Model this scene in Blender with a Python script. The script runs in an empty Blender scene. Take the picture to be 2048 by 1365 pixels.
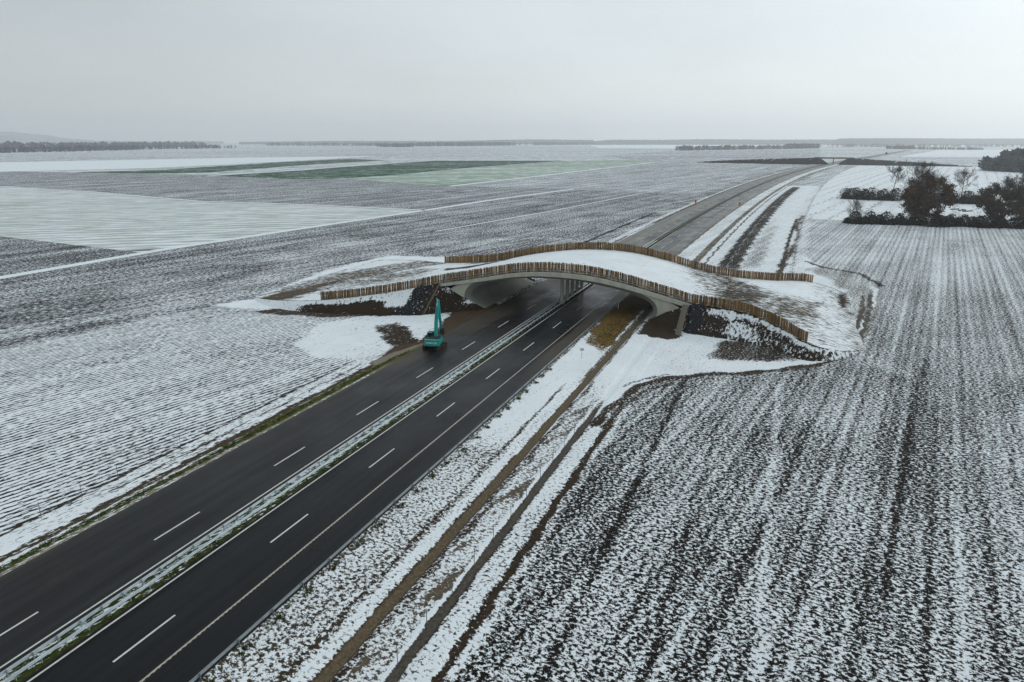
import bpy, bmesh, math, random
import numpy as np
from mathutils import Vector, Matrix

random.seed(7)
rng = np.random.default_rng(11)
R = math.radians
scene = bpy.context.scene
COL = scene.collection

# ------------------------------------------------------------------ camera
CAM_H = 39.3
PITCH = math.atan((682.5 - 283.0) / 1365.0)
cam_d = bpy.data.cameras.new('camera')
cam_d.sensor_width = 36.0
cam_d.lens = 24.0
cam_d.clip_start = 0.5
cam_d.clip_end = 60000
cam = bpy.data.objects.new('camera', cam_d)
cam.location = (0, 0, CAM_H)
cam.rotation_euler = (math.pi / 2 - PITCH, 0, 0)
COL.objects.link(cam)
scene.camera = cam

# ------------------------------------------------------------------ sky
SUN_AZ, SUN_EL = 62.0, 24.0            # degrees clockwise from +Y, and above the horizon
world = bpy.data.worlds.new('World')
scene.world = world
world.use_nodes = True
wn, wl = world.node_tree.nodes, world.node_tree.links
wn.clear()
w_out = wn.new('ShaderNodeOutputWorld')
w_bg = wn.new('ShaderNodeBackground')
w_bg.inputs['Strength'].default_value = 0.1
sky = wn.new('ShaderNodeTexSky')
sky.sky_type = 'NISHITA'
sky.sun_disc = False
sky.sun_elevation = R(SUN_EL)
sky.sun_rotation = R(SUN_AZ)
sky.air_density = 1.0
sky.dust_density = 4.0
w_hsv = wn.new('ShaderNodeHueSaturation')
w_hsv.inputs['Saturation'].default_value = 0.25
w_hsv.inputs['Value'].default_value = 0.9
wl.new(sky.outputs[0], w_hsv.inputs['Color'])
w_tc = wn.new('ShaderNodeTexCoord')
# cloud deck: soft lumps, brighter on the side where the sun stands behind it
w_map = wn.new('ShaderNodeMapping')
w_map.inputs['Scale'].default_value = (1.0, 1.0, 3.2)
wl.new(w_tc.outputs['Generated'], w_map.inputs['Vector'])
w_noise = wn.new('ShaderNodeTexNoise')
w_noise.inputs['Scale'].default_value = 1.6
w_noise.inputs['Detail'].default_value = 5
w_noise.inputs['Roughness'].default_value = 0.5
wl.new(w_map.outputs[0], w_noise.inputs['Vector'])
w_dot = wn.new('ShaderNodeVectorMath')
w_dot.operation = 'DOT_PRODUCT'
w_dot.inputs[1].default_value = (math.sin(R(SUN_AZ)) * math.cos(R(SUN_EL)), math.cos(R(SUN_AZ)) * math.cos(R(SUN_EL)), math.sin(R(SUN_EL)))
wl.new(w_tc.outputs['Generated'], w_dot.inputs[0])
w_mr = wn.new('ShaderNodeMapRange')
w_mr.inputs['From Min'].default_value = -0.2
w_mr.inputs['From Max'].default_value = 1.0
w_mr.inputs['To Min'].default_value = 0.72
w_mr.inputs['To Max'].default_value = 1.22
wl.new(w_dot.outputs['Value'], w_mr.inputs['Value'])
w_nr = wn.new('ShaderNodeMapRange')
w_nr.inputs['From Min'].default_value = 0.3
w_nr.inputs['From Max'].default_value = 0.7
w_nr.inputs['To Min'].default_value = 0.88
w_nr.inputs['To Max'].default_value = 1.10
wl.new(w_noise.outputs[0], w_nr.inputs['Value'])
w_mul = wn.new('ShaderNodeMath')
w_mul.operation = 'MULTIPLY'
wl.new(w_mr.outputs[0], w_mul.inputs[0])
wl.new(w_nr.outputs[0], w_mul.inputs[1])
w_sc = wn.new('ShaderNodeVectorMath')
w_sc.operation = 'SCALE'
w_sc.inputs[0].default_value = (7.0, 7.75, 8.15)
wl.new(w_mul.outputs[0], w_sc.inputs['Scale'])
w_sep = wn.new('ShaderNodeSeparateXYZ')
wl.new(w_tc.outputs['Generated'], w_sep.inputs[0])
w_hr = wn.new('ShaderNodeMapRange')
w_hr.interpolation_type = 'SMOOTHSTEP'
w_hr.inputs['From Min'].default_value = 0.0
w_hr.inputs['From Max'].default_value = 0.16
w_hr.inputs['To Min'].default_value = 1.0
w_hr.inputs['To Max'].default_value = 0.0
wl.new(w_sep.outputs['Z'], w_hr.inputs['Value'])
w_hc = wn.new('ShaderNodeMix')
w_hc.data_type = 'RGBA'
w_hc.inputs[6].default_value = (1, 1, 1, 1)
w_hc.inputs[7].default_value = (1.24, 1.16, 1.09, 1)
wl.new(w_hr.outputs[0], w_hc.inputs['Factor'])
w_hm = wn.new('ShaderNodeVectorMath')
w_hm.operation = 'MULTIPLY'
wl.new(w_sc.outputs[0], w_hm.inputs[0])
wl.new(w_hc.outputs[2], w_hm.inputs[1])
w_mix = wn.new('ShaderNodeMix')
w_mix.data_type = 'RGBA'
w_mix.inputs['Factor'].default_value = 0.88
wl.new(w_hsv.outputs[0], w_mix.inputs[6])
wl.new(w_hm.outputs[0], w_mix.inputs[7])
wl.new(w_mix.outputs[2], w_bg.inputs['Color'])
wl.new(w_bg.outputs[0], w_out.inputs['Surface'])

sun_d = bpy.data.lights.new('sun', 'SUN')
sun_d.energy = 0.7
sun_d.angle = R(25)
sun_d.color = (1.0, 0.96, 0.9)
sun = bpy.data.objects.new('sun', sun_d)
_sd = Vector((math.sin(R(SUN_AZ)) * math.cos(R(SUN_EL)), math.cos(R(SUN_AZ)) * math.cos(R(SUN_EL)), math.sin(R(SUN_EL))))
sun.rotation_euler = _sd.to_track_quat('Z', 'Y').to_euler()
sun.location = (100, 60, 90)
COL.objects.link(sun)

scene.view_settings.view_transform = 'Standard'
scene.view_settings.look = 'None'
scene.view_settings.exposure = 0.0
scene.view_settings.gamma = 1.0
scene.view_settings.use_curve_mapping = False
scene.render.engine = 'CYCLES'
scene.cycles.use_denoising = True
scene.cycles.denoiser = 'OPENIMAGEDENOISE'
scene.cycles.denoising_prefilter = 'NONE'
scene.cycles.max_bounces = 6
scene.cycles.diffuse_bounces = 3
scene.cycles.glossy_bounces = 2
scene.cycles.volume_bounces = 3
scene.cycles.transparent_max_bounces = 8

# ------------------------------------------------------------------ coordinates
# the motorway frame: s metres along the carriageway, t metres to its right
ANG = math.atan(0.4035)
DX, DY = math.sin(ANG), math.cos(ANG)
NX, NY = math.cos(ANG), -math.sin(ANG)
X0 = -55.32


def tc(s):
    s = np.asarray(s, float)
    a = np.clip(s - 150.0, 0, 1350.0)
    return 6.7e-5 * a * a + np.clip(s - 1500.0, 0, None) * 0.181


def W(s, t, z=0.0):
    """point of the motorway frame (t counted from the bending centre line)"""
    tt = t + tc(s)
    return (X0 + s * DX + tt * NX, s * DY + tt * NY, z)


def Wf(s, t, z=0.0):
    """the same without the bend"""
    return (X0 + s * DX + t * NX, s * DY + t * NY, z)


def at(u, v, z=0.0):
    """point of the land at height z seen in direction (u, v) of the survey picture"""
    x = (u - 1024.0) / 1365.0
    y = (v - 682.5) / 1365.0
    k = (CAM_H - z) / (math.sin(PITCH) + y * math.cos(PITCH))
    return (x * k, (math.cos(PITCH) - y * math.sin(PITCH)) * k, z)


def to_st(x, y):
    px = np.asarray(x) - X0
    s = px * DX + np.asarray(y) * DY
    t = px * NX + np.asarray(y) * NY
    return s, t


# ------------------------------------------------------------------ mesh helpers
def tag(o, label=None, cat=None, group=None, kind=None):
    if label: o['label'] = label
    if cat: o['category'] = cat
    if group: o['group'] = group
    if kind: o['kind'] = kind
    return o


def empty(name, loc=(0, 0, 0), rz=0.0):
    o = bpy.data.objects.new(name, None)
    o.location = loc
    o.rotation_euler = (0, 0, rz)
    o.empty_display_size = 0.5
    COL.objects.link(o)
    return o


def link(name, me, mat=None, parent=None, smooth=False):
    if mat is not None and not me.materials:
        me.materials.append(mat)
    if smooth:
        me.polygons.foreach_set('use_smooth', np.ones(len(me.polygons), dtype=bool))
    o = bpy.data.objects.new(name, me)
    COL.objects.link(o)
    if parent: o.parent = parent
    return o


def raw_mesh(name, V, F):
    """V (n,3) array, F (m,k) int array"""
    V = np.asarray(V, np.float32)
    F = np.asarray(F, np.int32)
    me = bpy.data.meshes.new(name)
    me.vertices.add(len(V))
    me.vertices.foreach_set('co', V.ravel())
    k = F.shape[1]
    me.loops.add(F.size)
    me.loops.foreach_set('vertex_index', F.ravel())
    me.polygons.add(len(F))
    me.polygons.foreach_set('loop_start', np.arange(0, F.size, k, dtype=np.int32))
    me.polygons.foreach_set('loop_total', np.full(len(F), k, dtype=np.int32))
    me.update(calc_edges=True)
    me.validate()
    return me


def grid_faces(n, m, flip=False):
    i, j = np.meshgrid(np.arange(n - 1), np.arange(m - 1), indexing='ij')
    a = (i * m + j).ravel()
    f = np.stack([a, a + m, a + m + 1, a + 1], 1)
    return f[:, ::-1] if flip else f


def add_attr(me, name, vals):
    vals = np.asarray(vals, np.float32)
    if vals.ndim == 1:
        a = me.attributes.new(name, 'FLOAT', 'POINT')
        a.data.foreach_set('value', vals)
    else:
        a = me.attributes.new(name, 'FLOAT_COLOR', 'POINT')
        c = np.ones((len(vals), 4), np.float32)
        c[:, :3] = vals
        a.data.foreach_set('color', c.ravel())


class MB:
    """collects boxes, bars, tubes and prisms for one mesh"""
    def __init__(self):
        self.v, self.f = [], []

    def add(self, vs, fs):
        b = len(self.v)
        self.v += [tuple(p) for p in vs]
        self.f += [tuple(b + i for i in f) for f in fs]
        return self

    def box(self, c, d, rot=None):
        hx, hy, hz = d[0] / 2, d[1] / 2, d[2] / 2
        vs = [Vector((x * hx, y * hy, z * hz)) for z in (-1, 1) for y in (-1, 1) for x in (-1, 1)]
        if rot is not None: vs = [rot @ p for p in vs]
        vs = [p + Vector(c) for p in vs]
        return self.add(vs, [(0, 2, 3, 1), (4, 5, 7, 6), (0, 1, 5, 4), (2, 6, 7, 3), (0, 4, 6, 2), (1, 3, 7, 5)])

    def bar(self, a, b, w, h, up=(0, 0, 1)):
        a, b = Vector(a), Vector(b)
        d = (b - a).normalized()
        s = d.cross(Vector(up))
        if s.length < 1e-4: s = d.cross(Vector((0, 1, 0)))
        s.normalize()
        u = s.cross(d)
        vs = []
        for p in (a, b):
            for i, j in ((-1, -1), (1, -1), (1, 1), (-1, 1)):
                vs.append(p + s * (i * w / 2) + u * (j * h / 2))
        return self.add(vs, [(0, 1, 2, 3), (7, 6, 5, 4), (0, 4, 5, 1), (1, 5, 6, 2), (2, 6, 7, 3), (3, 7, 4, 0)])

    def tube(self, a, b, ra, rb=None, n=8, caps=True):
        rb = ra if rb is None else rb
        a, b = Vector(a), Vector(b)
        d = (b - a).normalized()
        s = d.cross(Vector((0, 0, 1)))
        if s.length < 1e-3: s = Vector((1, 0, 0))
        s.normalize()
        u = s.cross(d)
        vs = []
        for p, r in ((a, ra), (b, rb)):
            for k in range(n):
                an = 2 * math.pi * k / n
                vs.append(p + s * (r * math.cos(an)) + u * (r * math.sin(an)))
        fs = [(k, (k + 1) % n, n + (k + 1) % n, n + k) for k in range(n)]
        if caps: fs += [tuple(range(n - 1, -1, -1)), tuple(range(n, 2 * n))]
        return self.add(vs, fs)

    def prism(self, pts, h0, h1, axis='x'):
        """pts: outline in the plane across the axis; extruded from h0 to h1"""
        n = len(pts)
        mk = {'x': lambda p, h: (h, p[0], p[1]), 'y': lambda p, h: (p[0], h, p[1]), 'z': lambda p, h: (p[0], p[1], h)}[axis]
        vs = [mk(p, h0) for p in pts] + [mk(p, h1) for p in pts]
        fs = [(k, (k + 1) % n, n + (k + 1) % n, n + k) for k in range(n)]
        fs += [tuple(range(n - 1, -1, -1)), tuple(range(n, 2 * n))]
        return self.add(vs, fs)

    def mesh(self, name, bevel=0.0):
        me = bpy.data.meshes.new(name)
        me.from_pydata(self.v, [], self.f)
        bm = bmesh.new()
        bm.from_mesh(me)
        bmesh.ops.recalc_face_normals(bm, faces=bm.faces)
        if bevel > 0:
            bmesh.ops.bevel(bm, geom=list(bm.edges), offset=bevel, segments=2, affect='EDGES', profile=0.6)
        bm.to_mesh(me)
        bm.free()
        me.update()
        return me

    def build(self, name, mat, parent=None, bevel=0.0, smooth=False):
        return link(name, self.mesh(name, bevel), mat, parent, smooth)


# ------------------------------------------------------------------ materials
def new_mat(name):
    m = bpy.data.materials.new(name)
    m.use_nodes = True
    n = m.node_tree.nodes
    l = m.node_tree.links
    return m, n, l, n['Principled BSDF']


def nmath(n, l, op, a, b=None, c=None):
    k = n.new('ShaderNodeMath')
    k.operation = op
    for i, x in enumerate((a, b, c)):
        if x is None: continue
        if isinstance(x, (int, float)): k.inputs[i].default_value = x
        else: l.new(x, k.inputs[i])
    return k.outputs[0]


def nnoise(n, l, vec, scale, detail=4, rough=0.55, dist=0.0):
    k = n.new('ShaderNodeTexNoise')
    k.inputs['Scale'].default_value = scale
    k.inputs['Detail'].default_value = detail
    k.inputs['Roughness'].default_value = rough
    k.inputs['Distortion'].default_value = dist
    if vec is not None: l.new(vec, k.inputs['Vector'])
    return k.outputs[0]


def nmix(n, l, fac, a, b):
    k = n.new('ShaderNodeMix')
    k.data_type = 'RGBA'
    for s, x in ((k.inputs['Factor'], fac), (k.inputs[6], a), (k.inputs[7], b)):
        if isinstance(x, (int, float)): s.default_value = x
        elif isinstance(x, tuple): s.default_value = (*x, 1)
        else: l.new(x, s)
    return k.outputs[2]


def nscale(n, l, col, f):
    k = n.new('ShaderNodeVectorMath')
    k.operation = 'SCALE'
    if isinstance(col, tuple): k.inputs[0].default_value = col
    else: l.new(col, k.inputs[0])
    if isinstance(f, (int, float)): k.inputs['Scale'].default_value = f
    else: l.new(f, k.inputs['Scale'])
    return k.outputs[0]


def nattr(n, name):
    k = n.new('ShaderNodeAttribute')
    k.attribute_name = name
    return k


def nramp(n, l, x, a, b, to0=0.0, to1=1.0, smooth=True):
    k = n.new('ShaderNodeMapRange')
    k.interpolation_type = 'SMOOTHSTEP' if smooth else 'LINEAR'
    k.inputs['From Min'].default_value = a
    k.inputs['From Max'].default_value = b
    k.inputs['To Min'].default_value = to0
    k.inputs['To Max'].default_value = to1
    l.new(x, k.inputs['Value'])
    return k.outputs[0]


SNOW = (0.80, 0.85, 0.88)


def land_mat(name, azim, period, sx, sy, band_along=0.012, band_across=0.22, bump=0.12, bandw=0.5, bigw=0.5, warp=2.4, rough=0.66):
    """snow lying on soil: attributes cov, amp, rows (floats) and soil (colour), wet"""
    m, n, l, bs = new_mat(name)
    pos = n.new('ShaderNodeNewGeometry').outputs['Position']
    def dot(v):
        k = n.new('ShaderNodeVectorMath')
        k.operation = 'DOT_PRODUCT'
        l.new(pos, k.inputs[0])
        k.inputs[1].default_value = v
        return k.outputs['Value']
    sa, ca = math.sin(R(azim)), math.cos(R(azim))
    along, across = dot((sa, ca, 0)), dot((ca, -sa, 0))
    def comb(fa, fb, z=0.0):
        k = n.new('ShaderNodeCombineXYZ')
        l.new(nmath(n, l, 'MULTIPLY', along, fa), k.inputs[0])
        l.new(nmath(n, l, 'MULTIPLY', across, fb), k.inputs[1])
        k.inputs[2].default_value = z
        return k.outputs[0]
    n1 = nnoise(n, l, comb(sx, sy), 1.0, 5, rough, 0.3)
    low = nnoise(n, l, comb(0.15, 0.15, 3.0), 1.0, 3, 0.55)
    band = nnoise(n, l, comb(band_along, band_across, 7.0), 1.0, 3, 0.6)
    big = nnoise(n, l, comb(0.035, 0.05, 11.0), 1.0, 4, 0.6)
    ph = nmath(n, l, 'ADD', nmath(n, l, 'MULTIPLY', across, 2 * math.pi / period), nmath(n, l, 'MULTIPLY', low, warp))
    row = nmath(n, l, 'MULTIPLY', nmath(n, l, 'SINE', ph), nramp(n, l, big, 0.3, 0.7, 0.35, 1.6, False))
    cov = nattr(n, 'cov').outputs['Fac']
    amp = nattr(n, 'amp').outputs['Fac']
    rows = nattr(n, 'rows').outputs['Fac']
    soil = nattr(n, 'soil').outputs['Color']
    wet = nattr(n, 'wet').outputs['Fac']
    v = nmath(n, l, 'ADD', cov, nmath(n, l, 'MULTIPLY', amp, nmath(n, l, 'MULTIPLY', nmath(n, l, 'SUBTRACT', n1, 0.5), 2.4)))
    v = nmath(n, l, 'ADD', v, nmath(n, l, 'MULTIPLY', rows, row))
    v = nmath(n, l, 'ADD', v, nmath(n, l, 'MULTIPLY', amp, nmath(n, l, 'MULTIPLY', nmath(n, l, 'SUBTRACT', band, 0.5), bandw)))
    v = nmath(n, l, 'ADD', v, nmath(n, l, 'MULTIPLY', amp, nmath(n, l, 'MULTIPLY', nmath(n, l, 'SUBTRACT', big, 0.5), bigw)))
    mask = nramp(n, l, v, 0.42, 0.60)
    fine = nnoise(n, l, pos, 3.1, 4, 0.6)
    soilv = nscale(n, l, soil, nramp(n, l, fine, 0.3, 0.7, 0.55, 1.45, False))
    snowv = nscale(n, l, SNOW, nramp(n, l, low, 0.3, 0.7, 0.93, 1.04, False))
    col = nmix(n, l, mask, soilv, snowv)
    l.new(col, bs.inputs['Base Color'])
    ro = nmath(n, l, 'SUBTRACT', 0.9, nmath(n, l, 'MULTIPLY', wet, nmath(n, l, 'SUBTRACT', 1.0, mask)))
    l.new(ro, bs.inputs['Roughness'])
    bs.inputs['Specular IOR Level'].default_value = 0.08
    hgt = nmath(n, l, 'ADD', nmath(n, l, 'MULTIPLY', n1, 1.0), nmath(n, l, 'ADD', nmath(n, l, 'MULTIPLY', nmath(n, l, 'MULTIPLY', row, rows), 0.6), nmath(n, l, 'MULTIPLY', fine, 0.25)))
    hgt = nmath(n, l, 'MULTIPLY', hgt, nmath(n, l, 'ADD', nmath(n, l, 'MULTIPLY', amp, 0.85), 0.1))
    bp = n.new('ShaderNodeBump')
    bp.inputs['Strength'].default_value = 0.8
    bp.inputs['Distance'].default_value = bump
    l.new(hgt, bp.inputs['Height'])
    l.new(bp.outputs[0], bs.inputs['Normal'])
    return m


M_LEFT = land_mat('snowy_drilled_soil', 35.5, 1.0, 0.85, 3.0, 0.012, 0.45, 0.08, 0.55, 0.6, 0.7)
M_RIGHT = land_mat('snowy_ploughed_soil', 31.5, 1.7, 2.9, 2.1, 0.006, 0.42, 0.14, 0.46, 0.35, 0.8, 0.7)
M_MID = land_mat('snowy_furrowed_soil', 31.0, 2.6, 1.1, 1.5, 0.004, 0.16, 0.08, 0.45, 0.35, 0.8, 0.72)
M_FARF = land_mat('snowy_distant_field', 74.0, 9.0, 0.05, 0.35, 0.0015, 0.02, 0.02, 0.7, 0.5)
M_STRIPE = land_mat('snowy_striped_field', 33.0, 11.0, 0.12, 0.6, 0.001, 0.10, 0.02, 0.8, 0.3, 0.4)
M_EMB = land_mat('snowy_embankment_soil', 112.0, 1.5, 0.55, 2.2, 0.06, 0.5, 0.14, 0.5, 0.5)
M_SLOPE = land_mat('snowy_bank_soil', 20.0, 1.5, 1.3, 1.7, 0.25, 0.3, 0.16, 0.5, 0.5, 1.0, 0.7)


def simple_mat(name, col, rough=0.7, var=0.25, scale=3.0, metal=0.0, bump=0.0, spec=0.4, rnd=0.0, stretch=None):
    m, n, l, bs = new_mat(name)
    tcn = n.new('ShaderNodeTexCoord').outputs['Object']
    if stretch:
        mp = n.new('ShaderNodeMapping')
        mp.inputs['Scale'].default_value = stretch
        l.new(tcn, mp.inputs['Vector'])
        tcn = mp.outputs[0]
    no = nnoise(n, l, tcn, scale, 4, 0.6)
    f = nramp(n, l, no, 0.25, 0.75, 1 - var, 1 + var, False)
    if rnd:
        oi = n.new('ShaderNodeObjectInfo').outputs['Random']
        f = nmath(n, l, 'MULTIPLY', f, nramp(n, l, oi, 0, 1, 1 - rnd, 1 + rnd, False))
    l.new(nscale(n, l, col, f), bs.inputs['Base Color'])
    bs.inputs['Roughness'].default_value = rough
    bs.inputs['Metallic'].default_value = metal
    bs.inputs['Specular IOR Level'].default_value = spec
    if bump:
        bp = n.new('ShaderNodeBump')
        bp.inputs['Distance'].default_value = bump
        bp.inputs['Strength'].default_value = 0.7
        l.new(no, bp.inputs['Height'])
        l.new(bp.outputs[0], bs.inputs['Normal'])
    return m


def asphalt_mat(name, base, rough):
    m, n, l, bs = new_mat(name)
    uv = n.new('ShaderNodeUVMap')
    uv.uv_map = 'st'
    mp = n.new('ShaderNodeMapping')
    mp.inputs['Scale'].default_value = (0.02, 0.9, 1)
    l.new(uv.outputs[0], mp.inputs['Vector'])
    streak = nnoise(n, l, mp.outputs[0], 1.0, 4, 0.55)
    mp2 = n.new('ShaderNodeMapping')
    mp2.inputs['Scale'].default_value = (0.10, 0.16, 1)
    l.new(uv.outputs[0], mp2.inputs['Vector'])
    blot = nnoise(n, l, mp2.outputs[0], 1.0, 5, 0.6)
    pos = n.new('ShaderNodeNewGeometry').outputs['Position']
    grain = nnoise(n, l, pos, 14.0, 3, 0.7)
    f = nmath(n, l, 'MULTIPLY', nramp(n, l, streak, 0.3, 0.7, 0.55, 1.9, False), nramp(n, l, grain, 0.3, 0.7, 0.8, 1.2, False))
    base_c = nscale(n, l, base, f)
    mud = nattr(n, 'mud').outputs['Fac']
    mudm = nramp(n, l, nmath(n, l, 'ADD', mud, nmath(n, l, 'MULTIPLY', nmath(n, l, 'SUBTRACT', blot, 0.5), 1.3)), 0.35, 0.95)
    col = nmix(n, l, mudm, base_c, (0.062, 0.052, 0.040))
    dust_sheen = nattr(n, 'dust_sheen').outputs['Fac']
    dust_sheen_m = nramp(n, l, nmath(n, l, 'ADD', dust_sheen, nmath(n, l, 'MULTIPLY', nmath(n, l, 'SUBTRACT', streak, 0.5), 1.2)), 0.2, 1.0)
    col = nmix(n, l, dust_sheen_m, col, (0.17, 0.165, 0.152))  # far road paled: dust, and grazing wet sheen put into the colour
    l.new(col, bs.inputs['Base Color'])
    ro = nmath(n, l, 'ADD', nramp(n, l, blot, 0.3, 0.7, rough - 0.10, rough + 0.12, False), nmath(n, l, 'MULTIPLY', mudm, 0.1))
    l.new(ro, bs.inputs['Roughness'])
    bs.inputs['Specular IOR Level'].default_value = 0.11
    bp = n.new('ShaderNodeBump')
    bp.inputs['Distance'].default_value = 0.004
    bp.inputs['Strength'].default_value = 0.3
    l.new(grain, bp.inputs['Height'])
    l.new(bp.outputs[0], bs.inputs['Normal'])
    return m


M_ASPH_L = asphalt_mat('damp_asphalt_with_dust_sheen', (0.012, 0.0125, 0.013), 0.38)
M_ASPH_R = asphalt_mat('damp_new_asphalt', (0.0065, 0.0076, 0.0088), 0.33)
M_PAINT = simple_mat('road_paint', (0.62, 0.61, 0.57), 0.6, 0.2, 1.5)
M_PAINT_T = simple_mat('road_paint_soiled', (0.42, 0.385, 0.32), 0.6, 0.25, 1.5)
M_ZINC = simple_mat('galvanised_steel', (0.42, 0.50, 0.53), 0.45, 0.2, 1.2, 0.35)
M_ZINC_D = simple_mat('weathered_galvanised_steel', (0.20, 0.235, 0.25), 0.5, 0.25, 1.2, 0.3)
M_POST = simple_mat('post_steel', (0.12, 0.13, 0.135), 0.6, 0.2, 2.0, 0.2)
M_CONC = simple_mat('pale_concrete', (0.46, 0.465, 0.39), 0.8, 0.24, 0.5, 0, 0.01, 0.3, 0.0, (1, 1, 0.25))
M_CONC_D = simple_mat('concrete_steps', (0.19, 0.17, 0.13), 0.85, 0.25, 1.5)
M_VAULT = simple_mat('vault_concrete_shade', (0.20, 0.215, 0.19), 0.85, 0.2, 0.25, 0, 0.01, 0.3)  # concrete darkened: shade under the arch is partly put into this colour
M_WOOD = simple_mat('split_timber', (0.195, 0.120, 0.050), 0.85, 0.4, 2.2, 0, 0.02, 0.2, 0.36, (3, 3, 0.5))
M_WOOD_P = simple_mat('pale_split_timber', (0.42, 0.33, 0.21), 0.85, 0.35, 2.2, 0, 0.02, 0.2, 0.35, (3, 3, 0.5))
M_WOOD_D = simple_mat('dark_split_timber', (0.095, 0.058, 0.028), 0.9, 0.5, 2.2, 0, 0.02, 0.2, 0.5, (3, 3, 0.5))
M_RAIL = simple_mat('railing_paint', (0.34, 0.34, 0.37), 0.5, 0.1, 2.0, 0.2)
M_TEAL = simple_mat('teal_machine_paint', (0.004, 0.30, 0.275), 0.42, 0.15, 0.8)
M_TEAL_D = simple_mat('teal_dirty_paint', (0.006, 0.15, 0.14), 0.55, 0.4, 1.2)
M_BLACK = simple_mat('black_machine_steel', (0.012, 0.011, 0.010), 0.65, 0.4, 2.0)
M_TRACK = simple_mat('muddy_track_steel', (0.018, 0.014, 0.010), 0.8, 0.5, 2.0)
M_GLASS = simple_mat('cab_glass', (0.012, 0.016, 0.018), 0.12, 0.1, 1.0, 0, 0, 0.6)
M_CHROME = simple_mat('piston_steel', (0.5, 0.52, 0.54), 0.25, 0.1, 1.0, 0.8)
M_LETTER = simple_mat('white_lettering', (0.72, 0.76, 0.76), 0.5, 0.05, 1.0)
M_BARK = simple_mat('bare_bark', (0.052, 0.045, 0.04), 0.9, 0.4, 1.0)
M_TWIG = simple_mat('bare_twigs', (0.080, 0.070, 0.066), 0.9, 0.35, 0.4)
M_RUSSET = simple_mat('withered_russet_leaves', (0.092, 0.058, 0.038), 0.85, 0.6, 0.35, 0, 0, 0.2)
M_RUSSET2 = simple_mat('withered_brown_leaves', (0.084, 0.062, 0.046), 0.85, 0.6, 0.35, 0, 0, 0.2)
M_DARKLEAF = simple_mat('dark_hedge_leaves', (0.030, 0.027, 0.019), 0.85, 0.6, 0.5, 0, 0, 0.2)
M_WOODFAR = simple_mat('winter_wood_airlight', (0.072, 0.085, 0.102), 0.95, 0.5, 0.05, 0, 0, 0.1)  # bluish-grey airlight of the distance is put into the wood colour
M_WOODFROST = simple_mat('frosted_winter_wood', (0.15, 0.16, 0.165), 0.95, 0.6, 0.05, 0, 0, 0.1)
M_ORANGE = simple_mat('orange_board', (0.55, 0.085, 0.03), 0.5, 0.15, 1.0)
M_SIGN = simple_mat('sign_back', (0.42, 0.44, 0.46), 0.5, 0.1, 1.0)
M_WHITE = simple_mat('white_plastic', (0.75, 0.76, 0.76), 0.5, 0.05, 1.0)
M_STONE = simple_mat('dark_riprap', (0.028, 0.028, 0.031), 0.8, 0.7, 2.5, 0, 0.03)
M_BUSHGRASS = simple_mat('tufts_of_grass', (0.050, 0.062, 0.014), 0.9, 0.5, 2.0, 0, 0, 0.2)
M_DRYGRASS = simple_mat('dry_grass_tufts', (0.10, 0.075, 0.030), 0.9, 0.5, 2.0, 0, 0, 0.2)

# soils
SOIL = np.array([0.0125, 0.0095, 0.0075])
SOILG = np.array([0.055, 0.052, 0.055])
BROWN = np.array([0.038, 0.026, 0.016])
MUD = np.array([0.105, 0.082, 0.056])
WETMUD = np.array([0.075, 0.064, 0.050])
GRASS = np.array([0.058, 0.072, 0.014])
GRAVEL = np.array([0.23, 0.20, 0.155])
STRAW = np.array([0.17, 0.108, 0.030])
STONE = np.array([0.018, 0.018, 0.020])


# ------------------------------------------------------------------ painting the state of the land (where snow, mud and grass lie)
def wob(x, y, sc, seed=0):
    a = np.sin(x * 1.0 / sc + 1.3 * seed) * np.cos(y * 0.83 / sc - 0.7 * seed)
    b = np.sin(x * 2.3 / sc - y * 1.7 / sc + seed) * 0.5
    c = np.sin(-x * 3.9 / sc + y * 4.4 / sc + 2.1 * seed) * 0.3
    return (a + b + c) / 1.8


def sstep(x, a, b):
    u = np.clip((x - a) / (b - a), 0, 1)
    return u * u * (3 - 2 * u)


def in_poly(x, y, poly):
    r = np.zeros(x.shape, bool)
    n = len(poly)
    for i in range(n):
        x1, y1 = poly[i][:2]
        x2, y2 = poly[(i + 1) % n][:2]
        if y1 == y2: continue
        c = ((y1 > y) != (y2 > y)) & (x < (x2 - x1) * (y - y1) / (y2 - y1) + x1)
        r ^= c
    return r


def poly_dist(x, y, pts, closed=False):
    d = np.full(x.shape, 1e9)
    n = len(pts)
    for i in range(n if closed else n - 1):
        ax, ay = pts[i][:2]
        bx, by = pts[(i + 1) % n][:2]
        vx, vy = bx - ax, by - ay
        L = vx * vx + vy * vy + 1e-9
        u = np.clip(((x - ax) * vx + (y - ay) * vy) / L, 0, 1)
        d = np.minimum(d, np.hypot(x - ax - u * vx, y - ay - u * vy))
    return d


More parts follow.
